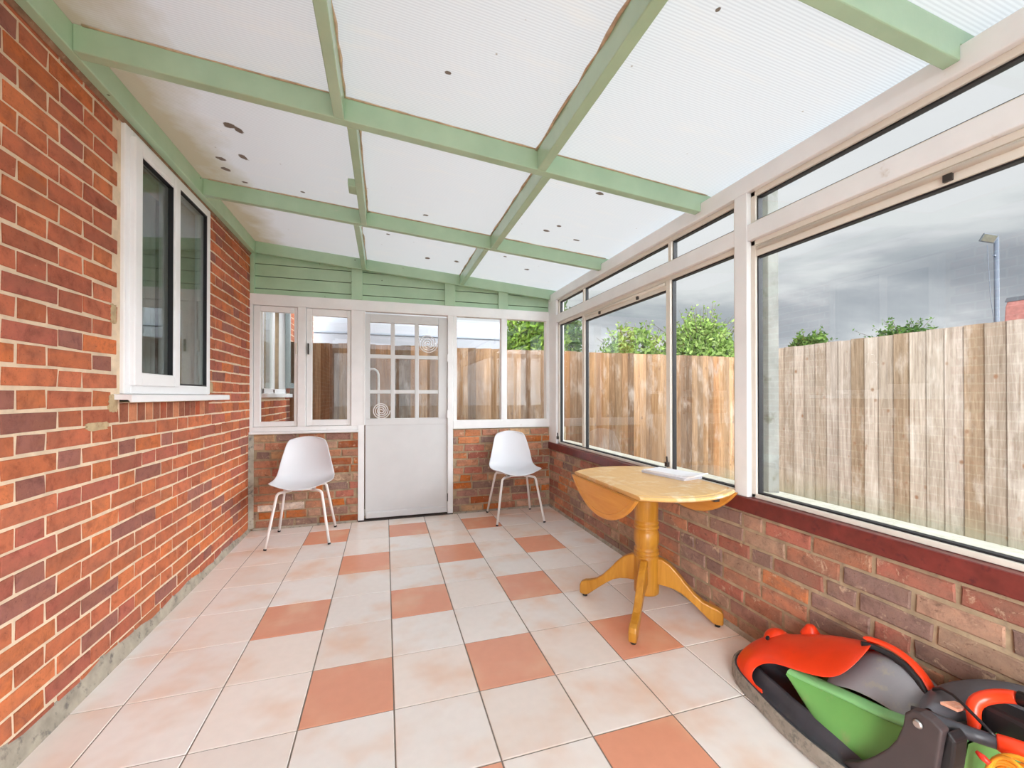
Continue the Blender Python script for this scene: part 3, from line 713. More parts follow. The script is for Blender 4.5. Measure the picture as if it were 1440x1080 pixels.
# ------------------------------------------------------------------ chairs
def make_chair():
    root = empty('shell_chair', (0, 0, 0))
    prof = [(-.232, .447), (-.215, .452), (-.15, .446), (-.05, .436), (.05, .434), (.115, .446), (.155, .480), (.178, .535), (.194, .61), (.207, .69), (.217, .765), (.222, .808), (.224, .826)]
    half = [.150, .205, .232, .236, .234, .230, .225, .216, .203, .183, .165, .140, .094]
    rows = []
    for k, ((y, z), h) in enumerate(zip(prof, half)):
        r = []
        seatish = max(0., 1 - max(0, z - .45) / .12)
        for i in range(-6, 7):
            u = i / 6; x = h * (u if abs(u) < .9 else math.copysign(.9 + (abs(u) - .9) * 1.0, u))
            lift = (.050 * abs(u) ** 2.6) * seatish * (.5 if k < 1 else 1)
            fwd = -.055 * abs(u) ** 2.2 * (1 - seatish) * (1. if z < .75 else .7)
            drop = -.020 * abs(u) ** 3 if k == len(prof) - 1 else 0
            yy = y + fwd + (.040 * abs(u) ** 2.5 if k == 0 else 0)
            r.append((x, yy, z + lift + drop))
        rows.append(r)
    MB().grid(rows).build('seat_shell', M['chair_white'], root, solid=.009, sub=2)
    MB().box(-.10, .10, -.12, .10, .418, .429).build('under_plate', M['leg_white'], root, bevel=.004)
    for sx in (-1, 1):
        for sy in (-1, 1):
            fy = -.235 if sy < 0 else .225
            foot = Vector((sx * .225, fy, .012)); knee = Vector((sx * .162, -.165 if sy < 0 else .135, .402)); top = Vector((sx * .07, -.10 if sy < 0 else .08, .421))
            pts = [foot, foot.lerp(knee, .5), foot.lerp(knee, .93)]
            k2 = knee + Vector((-sx * .012, 0, .014))
            pts += [knee + Vector((-sx * .001, 0, .0)), k2, knee.lerp(top, .35) + Vector((0, 0, .010)), top]
            lg = MB().tube(pts, .0105, 12).build('leg', M['leg_white'], root)
            d = (foot - knee).normalized()
            MB().tube([foot - d * .004, foot + d * .008], .0118, 12).build('foot_cap', M['rubber'], lg)
    return root
def copy_tree(o, parent=None):
    c = o.copy(); COL.objects.link(c)
    if parent is not None: c.parent = parent
    for ch in [x for x in o.children]: copy_tree(ch, c)
    return c
ch = make_chair()
ch2 = copy_tree(ch)
ch.location = (-.650, 3.792, 0); ch.rotation_euler = (0, 0, R(.5))
tag(ch, 'white plastic shell chair with thin metal legs standing left of the door', 'chair', 'white shell chairs by the far wall')
ch2.location = (1.205, 3.826, 0); ch2.rotation_euler = (0, 0, R(-2.6))
tag(ch2, 'white plastic shell chair with thin metal legs in the right corner beside the windows', 'chair', 'white shell chairs by the far wall')

# ------------------------------------------------------------------ drop leaf table
TX, TY, TZ = 1.385, 1.965, .722
def table():
    t = empty('drop_leaf_table', (TX, TY, 0)); tag(t, 'round pine pedestal table with both leaves folded down, below the right hand windows', 'table')
    Rr = .437; hw = .272; th = .021
    def arc_poly(rad, w):
        a0 = math.acos(min(1, w / rad)); n = 22; p = []
        for i in range(n + 1): a = -math.pi + a0 + (math.pi - 2 * a0) * i / n; p.append((rad * math.cos(a), rad * math.sin(a)))
        for i in range(n + 1): a = a0 + (math.pi - 2 * a0) * i / n; p.append((rad * math.cos(a), rad * math.sin(a)))
        return p
    def ring(rad, w, z): return [(TX + x, TY + y, z) for x, y in arc_poly(rad, w)]
    levels = [(Rr - .014, hw - .002, TZ - th), (Rr - .003, hw, TZ - th + .005), (Rr, hw, TZ - th * .5), (Rr - .003, hw, TZ - .006), (Rr - .010, hw - .001, TZ - .001), (Rr - .030, hw - .001, TZ - .001), (Rr - .034, hw - .001, TZ - .004), (Rr - .040, hw - .001, TZ)]
    m = MB(); rings = [ring(*l) for l in levels]; n = len(rings[0])
    vs = [p for r in rings for p in r]; fs = [tuple(range(n))[::-1], tuple((len(rings) - 1) * n + k for k in range(n))]
    for i in range(len(rings) - 1):
        for k in range(n): fs.append((i * n + k, i * n + (k + 1) % n, (i + 1) * n + (k + 1) % n, (i + 1) * n + k))
    m.add(vs, fs).build('tabletop', M['pine_top'], t)
    dp = math.sqrt(Rr ** 2 - hw ** 2); depth = Rr - hw
    for sx in (-1, 1):
        def seg_ring(off, x):
            rad = Rr - off; n = 26; a0 = math.acos(hw / Rr); out = []
            for i in range(n + 1):
                a = -a0 + 2 * a0 * i / n
                out.append((x, TY + (Rr - off * 1.0) * math.sin(a) if 0 < i < n else TY + (Rr - off) * math.sin(a), TZ - .020 - max(0, (rad * math.cos(a) - hw))))
            return out
        xa = TX + sx * (hw + .004); xo = TX + sx * (hw + .022)
        lv = [(.006, xa), (0, xa + sx * .005), (0, xo - sx * .006), (.008, xo), (.026, xo), (.029, xo - sx * .003), (.034, xo)]
        rr = [seg_ring(*l) for l in lv]; n = len(rr[0]); vs = [p for r in rr for p in r]
        fs = [tuple(range(n)), tuple((len(rr) - 1) * n + k for k in range(n))[::-1]]
        for i in range(len(rr) - 1):
            for k in range(n): fs.append((i * n + k, i * n + (k + 1) % n, (i + 1) * n + (k + 1) % n, (i + 1) * n + k))
        lf = MB().add(vs, fs).build('drop_leaf', M['pine_x'], t)
        for yy in (-.16, .16): MB().box(TX + sx * (hw - .045), TX + sx * (hw + .004), TY + yy - .016, TY + yy + .016, TZ - th - .004, TZ - th).build('leaf_hinge', M['dark_metal'], t)
    MB().box(TX + .13, TX + .16, TY - .36, TY - .325, TZ - .050, TZ - th).build('leaf_catch', M['dark_metal'], t, bevel=.003)
    MB().box(TX - .20, TX + .20, TY - .035, TY + .035, TZ - th - .034, TZ - th).build('bearer', M['pine'], t, bevel=.004)
    prof = [(.058, .098), (.066, .104), (.0665, .12), (.066, .288), (.0665, .300), (.0655, .303), (.057, .307), (.058, .311), (.067, .315), (.068, .322), (.066, .327), (.057, .331), (.058, .334), (.066, .338), (.066, .343), (.058, .348), (.0585, .352), (.0615, .36), (.067, .385), (.0685, .41), (.066, .432), (.060, .446), (.056, .450), (.0565, .453), (.066, .457), (.067, .466), (.065, .470), (.056, .474), (.057, .477), (.065, .481), (.066, .488), (.064, .493), (.057, .497), (.0625, .502), (.0635, .60), (.063, .69), (.064, TZ - th - .034)]
    MB().lathe(prof, TX, TY, 40).build('pedestal', M['pine'], t)
    # four swept feet
    top = [(.050, .300), (.085, .297), (.125, .275), (.165, .236), (.205, .188), (.245, .145), (.285, .115), (.325, .100), (.352, .094), (.372, .082), (.380, .062), (.380, .016)]
    bot = [(.362, .012), (.345, .012), (.325, .020), (.300, .042), (.262, .074), (.222, .106), (.182, .134), (.142, .150), (.10, .156), (.050, .158)]
    pl = top + bot
    for a in (225, 135, 315, 45):
        ca, sa = math.cos(R(a)), math.sin(R(a)); wdt = .019; m = MB(); n = len(pl)
        vs = []
        for s in (-1, 1):
            for r, z in pl: vs.append((TX + r * ca - s * wdt * sa, TY + r * sa + s * wdt * ca, z))
        fs = [tuple(range(n)), tuple(range(n, 2 * n))[::-1]] + [(k, k + n, (k + 1) % n + n, (k + 1) % n) for k in range(n)]
        lg = m.add(vs, fs).build('leg', M['pine'], t, bevel=.007, seg=3)
        MB().lathe([(.013, 0), (.014, .003), (.013, .016)], TX + .352 * ca, TY + .352 * sa, 14).build('foot_pad', M['rubber'], lg)
table()
def letter(cx, cy, z, w, d, th, rot, mat, curl, label, n=10):
    rows = []
    for i in range(n + 1):
        u = i / n; zz = z + (curl * max(0, u - .72) ** 2 * 12 if curl > 0 else 0)
        rows.append([(-w / 2, d * (.5 - u), zz - z), (w / 2, d * (.5 - u), zz - z)])
    e = empty('folded_letter', (cx, cy, z)); e.rotation_euler = (0, 0, R(rot))
    m = MB(); m.grid([[(p[0], p[1], p[2] + th / 2) for p in r] for r in rows])
    o = m.build('sheet', mat, None, solid=th); o.parent = e
    for p in o.data.polygons: p.use_smooth = False
    return tag(e, label, 'letter', 'letters lying on the table')
letter(1.585, 2.015, TZ + .0005, .15, .30, .012, 12, M['paper_grey'], 0, 'grey folded letter at the bottom of the paper pile on the table')
letter(1.587, 2.01, TZ + .013, .145, .295, .007, 15, M['paper'], 0, 'white envelope in the middle of the paper pile on the table')
letter(1.595, 1.985, TZ + .0205, .14, .31, .004, 19, M['paper'], .010, 'white sheet with a curling end on top of the paper pile')

# ------------------------------------------------------------------ hover mower
def smoothgrid(rows): return rows
def mower():
    t = empty('hover_mower', (1.5, 1.1, 0)); tag(t, 'orange and green hover lawnmower with a grey base on the floor by the right wall', 'lawnmower')
    # oval base
    out = [(1.362, 1.345), (1.345, 1.25), (1.322, 1.16), (1.308, 1.06), (1.306, .96), (1.315, .86), (1.335, .76), (1.365, .68), (1.42, .63), (1.50, .605), (1.58, .61), (1.635, .65), (1.660, .74), (1.670, .90), (1.672, 1.10), (1.668, 1.25), (1.652, 1.36), (1.61, 1.425), (1.55, 1.45), (1.48, 1.448), (1.415, 1.418)]
    n = len(out); cx = sum(p[0] for p in out) / n; cy = sum(p[1] for p in out) / n
    def ring(s, z): return [(cx + (x - cx) * s, cy + (y - cy) * (1 - (1 - s) * .55), z) for x, y in out]
    def loft(rings, cap=True, lid=True):
        m = MB(); vs = [p for r in rings for p in r]; fs = []
        for i in range(len(rings) - 1):
            for k in range(n): fs.append((i * n + k, i * n + (k + 1) % n, (i + 1) * n + (k + 1) % n, (i + 1) * n + k))
        if cap: fs += [tuple(range(n))] + ([tuple((len(rings) - 1) * n + k for k in range(n))[::-1]] if lid else [])
        return m.add(vs, fs, None, True)
    base = loft([ring(.90, .004), ring(.985, .008), ring(1.0, .022), ring(1.0, .050), ring(.985, .066), ring(.955, .070), ring(.94, .066), ring(.93, .05)], True, False).build('base_skirt', M['rim_grey'], t, sub=1)
    loft([ring(.93, .02), ring(.945, .066), ring(.92, .072), ring(.88, .058), ring(.80, .046), ring(.72, .044), ring(.66, .055), ring(.6, .08), ring(.5, .10)]).build('base_deck', M['charcoal'], t, sub=1)
    # hood: rows from the inner arch edge to the back of the shell
    inner = [(1.36, 1.204, .070), (1.375, 1.282, .066), (1.42, 1.296, .102), (1.43, 1.231, .154), (1.42, 1.15, .183), (1.42, 1.045, .217), (1.43, .976, .256), (1.5, .959, .323), (1.555, .968, .345)]
    outer = [(1.35, 1.198, .066), (1.366, 1.345, .046), (1.44, 1.384, .088), (1.51, 1.377, .140), (1.575, 1.322, .207), (1.60, 1.285, .206), (1.612, 1.218, .256), (1.617, 1.109, .300), (1.62, .991, .332)]
    lift = [.0, .006, .012, .014, .016, .018, .014, .010, .003]
    mid = [tuple((a[k] + b[k]) / 2 + (lift[i] * (.6, .0, 1.)[k] * (-1 if k == 0 else 1)) for k in range(3)) for i, (a, b) in enumerate(zip(inner, outer))]
    q1 = [tuple(a[k] * .6 + m_[k] * .4 + (0, 0, lift[i] * .4)[k] for k in range(3)) for i, (a, m_) in enumerate(zip(inner, mid))]
    back = [(1.36, 1.20, .06), (1.385, 1.375, .045), (1.47, 1.425, .05), (1.55, 1.43, .07), (1.625, 1.375, .10), (1.645, 1.31, .11), (1.660, 1.22, .14), (1.663, 1.10, .18), (1.660, .99, .22)]
    bk2 = [tuple(o[k] * .45 + b[k] * .55 + (.006, .006, .020)[k] for k in range(3)) for o, b in zip(outer, back)]
    MB().grid([inner, q1, mid, outer, bk2, back]).build('hood', M['orange_plastic'], t, solid=.005, sub=2)
    # two bosses on the hood
    MB().lathe([(.058, -.05), (.054, -.02), (.042, .002), (.024, .014), (.008, .018)], 0, 0, 20).build('hood_boss', M['orange_plastic'], t, sub=1, origin=(0, 0, 0)).location = (1.57 - 1.5, 1.32 - 1.1, .19)
    o = MB().lathe([(.046, -.045), (.032, -.026), (.021, -.008), (.016, .002), (.007, .005)], 0, 0, 18).build('hood_boss', M['orange_plastic'], t, sub=1, origin=(0, 0, 0)); o.location = (1.632 - 1.5, 1.228 - 1.1, .262)
    o = MB().lathe([(.009, 0), (.009, .004), (.005, .004), (.005, .001)], 0, 0, 14).build('hood_screw', M['black_plastic'], t, origin=(0, 0, 0)); o.location = (1.512 - 1.5, 1.318 - 1.1, .183); o.rotation_euler = (R(-20), R(-50), 0)
    # grass box
    lip = [(1.418, 1.15, .172), (1.428, 1.048, .189), (1.43, .94, .212), (1.43, .852, .226), (1.43, .774, .252), (1.43, .70, .284), (1.43, .668, .292)]
    low = [(1.413, 1.148, .160), (1.388, 1.03, .062), (1.384, .93, .056), (1.386, .85, .060), (1.392, .77, .075), (1.40, .70, .10), (1.41, .668, .125)]
    far = [(1.655, p[1] + .0, p[2]) for p in lip]; flo = [(1.655, p[1], p[2]) for p in low]
    def lerp(a, b, k): return tuple(x + (y - x) * k for x, y in zip(a, b))
    bul = lambda a, b, k: tuple(v + d for v, d in zip(lerp(a, b, k), (-.014 * math.sin(math.pi * k), 0, 0)))
    rows = [[bul(a, b, k) for a, b in zip(lip, low)] for k in (0, .25, .5, .75, .94)] + [[lerp(a, b, k) for a, b in zip(low, flo)] for k in (.04, .5, 1)] + [[lerp(a, b, 1.0) for a, b in zip(flo, far)]]
    g = MB().grid(rows)
    m0 = len(rows); w0 = len(rows[0])
    g.f.append(tuple(i * w0 + w0 - 1 for i in range(m0))); g.smooth.append(False)
    g.build('grass_box', M['green_plastic'], t, sub=1)
    # lip flange
    m = MB(); rows = [[(p[0] + dx, p[1], p[2] + dz) for p in lip] for dx, dz in ((.0, -.012), (-.010, -.008), (-.010, .002), (.0, .008), (.026, .014), (.030, .006))]
    m.grid(rows).build('box_rim', M['lip_plastic'], t, sub=1)
    # smoky lid
    rows = []
    for x, h in ((1.452, .006), (1.472, .030), (1.50, .050), (1.54, .074), (1.58, .090), (1.62, .092), (1.645, .070), (1.660, .030), (1.664, -.04)):
        r = []
        for y, zl in ((1.05, .186), (.98, .204), (.90, .218), (.84, .220), (.79, .210), (.755, .185), (.74, .165)):
            f = .92 if y > .9 else max(.2, .92 - (.9 - y) * 5)
            tw = .0 if y < 1.0 else -.03
            r.append((x, y, zl + .016 + h * 1.15 * f + tw))
        rows.append(r)
    MB().grid(rows).build('box_lid', M['lid_smoke'], t, sub=2, solid=.003)
    arc = [(1.600, 1.016, .340), (1.62, .991, .345), (1.625, .94, .348), (1.625, .898, .340), (1.62, .858, .320), (1.615, .833, .292), (1.60, .807, .258)]
    inn = [(1.562, 1.00, .350), (1.583, .975, .350), (1.588, .93, .350), (1.586, .888, .341), (1.580, .852, .320), (1.574, .829, .291), (1.560, .800, .258)]
    a2 = [lerp(a, b, .5) for a, b in zip(arc, inn)]; a2 = [(p[0], p[1], p[2] + .010) for p in a2]
    MB().grid([[(p[0] + .012, p[1], p[2] - .02) for p in arc], arc, a2, inn]).build('lid_strap', M['orange_plastic'], t, solid=.008, sub=2)
    MB().tube([(p[0] - .008, p[1] - .004, p[2] - .012) for p in inn], .010, 8).build('strap_seal', M['black_plastic'], t)
    # handle bracket on the left
    pg = [(.755, .328), (.740, .347), (.721, .354), (.700, .350), (.676, .338), (.683, .28), (.692, .20), (.700, .12), (.715, .062), (.92, .058), (.872, .095), (.828, .151), (.795, .200), (.775, .24), (.760, .29)]
    br = MB().prism(pg, 'x', 1.342, 1.376).build('handle_bracket', M['dark_brown_plastic'], t, bevel=.006, seg=3)
    MB().prism([(.676, .335), (.66, .318), (.665, .25), (.672, .20), (.66, .15), (.672, .10), (.665, .06), (.71, .062), (.70, .2)], 'x', 1.36, 1.415).build('bracket_web', M['black_plastic'], br, bevel=.006)
    MB().lathe([(.011, 0), (.011, .003), (.007, .007)], 0, 0, 16).build('pivot_bolt', M['steel'], br, origin=(0, 0, 0))
    # handle tube
    tb = MB().tube([(1.385, .765, .318), (1.40, .738, .316), (1.42, .708, .312), (1.44, .668, .316), (1.46, .629, .320)], [.012, .019, .0185, .0165, .016], 14).build('handle_tube', M['charcoal'], t)
    MB().tube([(1.459, .631, .320), (1.462, .626, .320), (1.47, .608, .323), (1.492, .562, .328), (1.494, .556, .328)], [.0165, .0205, .021, .0205, .017], 14).build('handle_grip', M['orange_plastic'], tb)
    MB().tube([(1.494, .556, .328), (1.51, .52, .331), (1.55, .45, .335)], .015, 12).build('handle_end', M['galv'], tb)
    return t
mw = mower()
def fix_bolt():
    for o in bpy.data.objects:
        if o.name.startswith('pivot_bolt'):
            o.location = (1.340 - 1.5, .724 - 1.1, .322); o.rotation_euler = (0, R(-90), 0)
fix_bolt()

def rear_housing(t):
    body = [(1.44, .770, .302), (1.50, .805, .300), (1.57, .825, .302), (1.63, .81, .325), (1.655, .74, .375), (1.66, .66, .405), (1.66, .55, .42)]
    fr = [(1.45, .745, .306), (1.49, .735, .313), (1.55, .715, .325), (1.60, .690, .350), (1.615, .66, .365), (1.62, .61, .378), (1.62, .53, .382)]
    mid = [tuple((a + b) / 2 + (0, 0, .016)[k] for k, (a, b) in enumerate(zip(p, q))) for p, q in zip(body, fr)]
    dn = [(p[0], p[1], p[2] - .035) for p in fr]; up = [(p[0], p[1] + .004, p[2] - .035) for p in body]
    MB().grid([up, body, mid, fr, dn]).build('rear_housing', M['housing_grey'], t, solid=.006, sub=2)
    MB().prism([(1.478, .748), (1.520, .738), (1.528, .712), (1.486, .716)], 'z', .326, .3335).build('warning_sticker', M['sticker'], t)
    pts = [(1.505, .695, .285), (1.505, .690, .310), (1.512, .698, .338), (1.528, .700, .356), (1.548, .690, .371), (1.562, .668, .388), (1.566, .645, .400), (1.566, .632, .404)]
    MB().tube(pts, [.011, .014, .016, .017, .017, .017, .0165, .0165], 14).build('carry_handle', M['orange_plastic'], t, sub=1)
    MB().tube([(1.566, .634, .404), (1.568, .60, .408), (1.57, .55, .405)], .018, 12).build('carry_handle_joint', M['black_plastic'], t)
    MB().box(1.55, 1.64, .50, .70, .27, .352).build('motor_housing', M['black_plastic'], t, bevel=.012)
    MB().tube([(1.562, .808, .285), (1.552, .800, .318), (1.532, .772, .342), (1.508, .735, .354), (1.484, .702, .356), (1.466, .668, .350), (1.456, .640, .340), (1.458, .628, .332)], .0042, 8).build('power_lead', M['black_plastic'], t)
rear_housing(mw)
def cable():
    t = empty('cable_coil', (1.42, .56, .25)); tag(t, 'coil of orange extension cable hanging below the red grip at the bottom right corner', 'cable')
    m = MB()
    for k in range(7):
        pts = []; w = .056 + .005 * k; h = .085 + .004 * k
        for i in range(36):
            a = 2 * math.pi * i / 36
            pts.append((1.392 + .007 * k + .006 * math.sin(2 * a + k), .578 + (w - .012) * math.cos(a) - .003 * k, .338 - .010 * (k % 4) - h + h * math.sin(a) + .03 * math.cos(a) * (k % 3 - 1) * .3))
        m.tube(pts, .0046, 8, True)
    m.build('cable', M['cable_orange'], t)
    MB().tube([(1.388, .634, .312), (1.386, .622, .308), (1.387, .610, .302)], [.004, .0075, .006], 8).build('cable_tie', M['cable_red'], t)
cable()

# ------------------------------------------------------------------ spirals on the door panes
def spiral(x, z, r, turns, label):
    m = MB(); n = turns * 30; pts = []
    for i in range(n + 1):
        a = 2 * math.pi * turns * i / n; rr = .008 + (r - .008) * i / n; pts.append((x + rr * math.cos(a), YE + .022, z + rr * math.sin(a)))
    m.tube(pts, .005, 6)
    o = m.build('spiral_ornament', M['wire_white'], None, origin=(x, YE + .022, z))
    return tag(o, label, 'ornament', 'spiral ornaments on the door panes')
spiral(.405, 1.70, .093, 4, 'white wire spiral against the top right pane of the far door')
spiral(-.036, 1.04, .080, 4, 'white wire spiral against the bottom left pane of the far door')
m = MB().tube([(-.064, YE + .30, 1.0), (-.064, YE + .30, 1.40), (-.075, YE + .30, 1.435), (-.105, YE + .30, 1.455), (-.15, YE + .30, 1.455)], .010, 10)
e = empty('bent_pipe', (-.064, YE + .30, -.25)); tag(e, 'white bent pipe standing outside behind the door panes', 'pipe')
MB().tube([(-.064, YE + .30, -.25), (-.064, YE + .30, .4), (-.064, YE + .30, 1.34), (-.066, YE + .30, 1.40), (-.078, YE + .30, 1.435), (-.105, YE + .30, 1.452), (-.14, YE + .30, 1.452), (-.165, YE + .30, 1.43)], .012, 10).build('pipe', M['wire_white'], e)
MB().box(-.10, -.03, YE + .26, YE + .34, -.25, -.235).build('pipe_base', M['galv'], e)

# ------------------------------------------------------------------ outside
def fence(name, along, c0, fixed, length, z0, h, pitch, cols, label, seed, gboard):
    random.seed(seed)
    t = empty(name, (fixed, 2, z0) if along == 'y' else (2, fixed, z0)); tag(t, label, 'fence')
    m = MB(); n = int(length / pitch)
    for i in range(n):
        a = c0 + i * pitch; b = a + pitch * 1.12; c = random.choice(cols); f = random.uniform(.62, 1.06) if along == 'x' else random.uniform(.84, 1.06); c = tuple(min(1, v * f) for v in c[:3]) + (1,)
        hh = h + random.uniform(-.006, .006); f0, f1 = .0, .020      # feather edge: thin at a, thick at b
        if along == 'y':
            bt = [(fixed - .012 - .006, a, z0), (fixed, a, z0), (fixed, b, z0), (fixed - .012 - .020, b, z0)]
        else:
            bt = [(a, fixed - .014, z0), (b, fixed - .040, z0), (b, fixed, z0), (a, fixed, z0)]
        m.hexa(bt, [(p[0], p[1], hh) for p in bt], c)
    m.build('fence_boards', M['fence'], t, bevel=0)
    r = MB()
    for z in (z0 + .3, z0 + 1.0, h - .25):
        if along == 'y': r.box(fixed, fixed + .04, c0, c0 + length, z, z + .08)
        else: r.box(c0, c0 + length, fixed, fixed + .04, z, z + .08)
    r.build('fence_rail', M['bark'], t)
    return t
FC = [rgb(162, 153, 144), rgb(157, 146, 135), rgb(168, 159, 151), rgb(148, 131, 113), rgb(162, 153, 146)]
FE = [rgb(172, 138, 104), rgb(152, 122, 94), rgb(144, 120, 100), rgb(178, 146, 114), rgb(128, 104, 84), rgb(156, 130, 104), rgb(160, 122, 88)]
fence('side_fence', 'y', -4.0, 5.6, 9.5, -.25, 1.885, .150, FC, 'pale timber board fence beyond the right hand windows', 3, True)
fence('end_fence', 'x', -1.1, 5.55, 6.7, -.25, 1.832, .108, FE, 'brown weathered timber board fence beyond the far wall', 4, True)

po = empty('outside_post', (1.85, 1.61, -.25)); tag(po, 'grey weathered post outside the big window, beside the white post', 'post')
MB().box(1.815, 1.885, 1.575, 1.655, -.25, 2.30).build('post_shaft', M['post_grey'], po, bevel=.004)
MB().box(1.80, 1.90, 1.56, 1.67, -.25, -.22).build('post_foot', M['post_grey'], po, bevel=.004)

def caravan():
    t = empty('caravan', (.0, 8.9, -.25)); tag(t, 'white caravan standing behind the far brown fence', 'caravan')
    m = MB(); pr = [(8.0, .3), (8.0, 1.9), (7.97, 2.27), (8.02, 2.5), (8.12, 2.64), (8.4, 2.74), (9.9, 2.74), (10.1, 2.6), (10.1, .3)]
    m.prism(pr, 'x', -4.0, 2.36).build('body', M['caravan_white'], t, bevel=.06, seg=3)
    MB().box(-4.0, 2.35, 7.945, 8.0, 2.30, 2.335).build('trim_strip', M['caravan_trim'], t, bevel=.006)
    for x in (-2.2, 1.2): MB().lathe([(.30, -.09), (.31, 0), (.30, .09)], 0, 0, 24).build('wheel', M['rubber'], t, origin=(0, 0, 0)).location = (x, -.75, .33)
    for o in t.children:
        if o.name.startswith('wheel'): o.rotation_euler = (R(90), 0, 0); o.location.z = .31
    MB().box(-3.6, 2.0, 8.2, 9.9, .1, .35).build('chassis', M['lamp_dark'], t)
caravan()

def tree(name, cx, cy, zc, rx, ry, rz, n, leaf, cols, label, seed, spikes=30, group='shrubs beyond the fences', trunk=True):
    random.seed(seed); rs = np.random.RandomState(seed)
    t = empty(name, (cx, cy, -.25)); tag(t, label, 'bush', group)
    cl = []
    for k in range(40):
        d = Vector((rs.normal(), rs.normal(), rs.normal())).normalized(); r = rs.uniform(.15, .80)
        cl.append((Vector((d.x * rx * r, d.y * ry * r, d.z * rz * r)), rs.uniform(.32, .56)))
    m = MB()
    def leafq(p, s):
        a = Vector((rs.normal(), rs.normal(), rs.normal())).normalized(); b = a.orthogonal().normalized(); b = (b + a.cross(b) * rs.normal()).normalized(); c_ = a.cross(b)
        c = cols[rs.randint(len(cols))]; f = rs.uniform(.7, 1.2); c = tuple(min(1, v * f) for v in c[:3]) + (1,)
        m.add([p - b * s, p + c_ * s * .45 + a * s * .1, p + b * s, p - c_ * s * .45 + a * s * .1], [(0, 1, 2, 3)], c)
    for k in range(n * 2):
        q, rr = cl[rs.randint(len(cl))]
        d = Vector((rs.normal(), rs.normal(), rs.normal())).normalized() * (rs.uniform(.55, 1.0))
        p = Vector((cx, cy, zc)) + q + Vector((d.x * rr * rx, d.y * rr * ry, d.z * rr * rz * 1.1))
        leafq(p, leaf * rs.uniform(.8, 1.5))
    tw = MB()
    for k in range(spikes):
        a = rs.uniform(0, 2 * math.pi); e = rs.uniform(.25, 1.0); d = Vector((math.cos(a) * math.cos(e * 1.5), math.sin(a) * math.cos(e * 1.5), math.sin(e * 1.5)))
        p0 = Vector((cx + d.x * rx * .7, cy + d.y * ry * .7, zc + d.z * rz * .7)); L = rs.uniform(.5, .72)
        p1 = Vector((cx + d.x * rx * (.7 + L), cy + d.y * ry * (.7 + L), zc + d.z * rz * (.7 + L) + rs.uniform(-.1, .1)))
        tw.tube([p0, p0.lerp(p1, .5) + Vector((0, 0, .03)), p1], [.012, .008, .004], 5)
        for i in range(12): leafq(p0.lerp(p1, rs.uniform(.2, 1)) + Vector((rs.normal(), rs.normal(), rs.normal())) * .05, leaf * .7)
    m.build('foliage', M['leaf'], t)
    if trunk: tw.tube([(cx, cy, -.25), (cx + .05, cy, zc * .5), (cx, cy, zc)], [.10, .08, .05], 8)
    tw.build('branches', M['bark'], t)
    return t
G1 = [rgb(108, 138, 52), rgb(126, 156, 62), rgb(92, 122, 48), rgb(142, 168, 76)]
G2 = [rgb(78, 104, 56), rgb(96, 122, 62), rgb(66, 92, 50)]
G3 = [rgb(112, 140, 66), rgb(132, 158, 84), rgb(96, 122, 58), rgb(150, 172, 100)]
tree('garden_bush', 4.2, 11.4, 2.45, 1.15, .9, 1.5, 5200, .085, G1, 'bright green bush rising behind the far fence right of the caravan', 11, 24)
tree('garden_bush', 6.15, 14.2, 3.2, 1.1, .8, 1.5, 2600, .10, G2, 'dark green bush in the far corner behind the fence', 12, 14)
hedge = tree('garden_hedge', 9.2, 10.2, 2.1, 1.75, 1.1, 1.35, 10000, .08, G3, 'tall green hedge behind the brown fence, seen through the windows left of the white post', 14, 50, group=None)
h2 = tree('garden_hedge', 7.0, 10.3, 1.75, 1.7, .9, 1.15, 9000, .075, G3, 'x', 13, 34, group=None)
for ob in list(h2.children):
    ob.data.transform(Matrix.Translation(h2.location - hedge.location)); ob.parent = hedge
bpy.data.objects.remove(h2)
tree('garden_bush', 14.9, 11.2, 2.62, .95, .8, .78, 1600, .10, G2, 'small round green treetop over the side fence, nearest the white post', 15, 10)
tree('garden_bush', 20.0, 11.2, 3.0, 2.0, 1.0, 1.0, 2600, .10, G2, 'long low green treetop over the side fence, below the cloudy sky', 16, 16)

def floodlight():
    k = .75; px, py = 21.03 * k, 9 * k
    t = empty('floodlight_mast', (px, py, -.25)); tag(t, 'tall floodlight mast standing beyond the side fence', 'floodlight')
    zt_ = 1.185 + (6.88 - 1.185) * k
    MB().tube([(px, py, -.25), (px, py, zt_)], .050, 12).build('pole', M['galv'], t)
    MB().tube([(px, py, zt_), (px - .22, py, zt_ - .10)], .03, 8).build('lamp_arm', M['galv'], t)
    MB().box(px - .12, px + .01, py - .02, py + .02, zt_ - .52, zt_ - .48).build('cable_bracket', M['galv'], t)
    hd = MB().box(-.15, .15, -.04, .04, -.11, .11).build('lamp_head', M['lamp_dark'], t, bevel=.02, origin=(0, 0, 0)); hd.location = (-.34, .0, zt_ + .25 - .06); hd.rotation_euler = (R(20), R(22), R(-45))
    gl = MB().box(-.125, .125, -.052, -.038, -.085, .085).build('lamp_lens', M['lens'], hd, origin=(0, 0, 0))
    MB().tube([(px - .40, py, zt_ - .25), (px - .36, py, zt_ - .7), (px - .28, py, zt_ - 1.6), (px - .06, py, zt_ - 2.6)], .006, 6).build('hanging_cable', M['galv'], t)
floodlight()
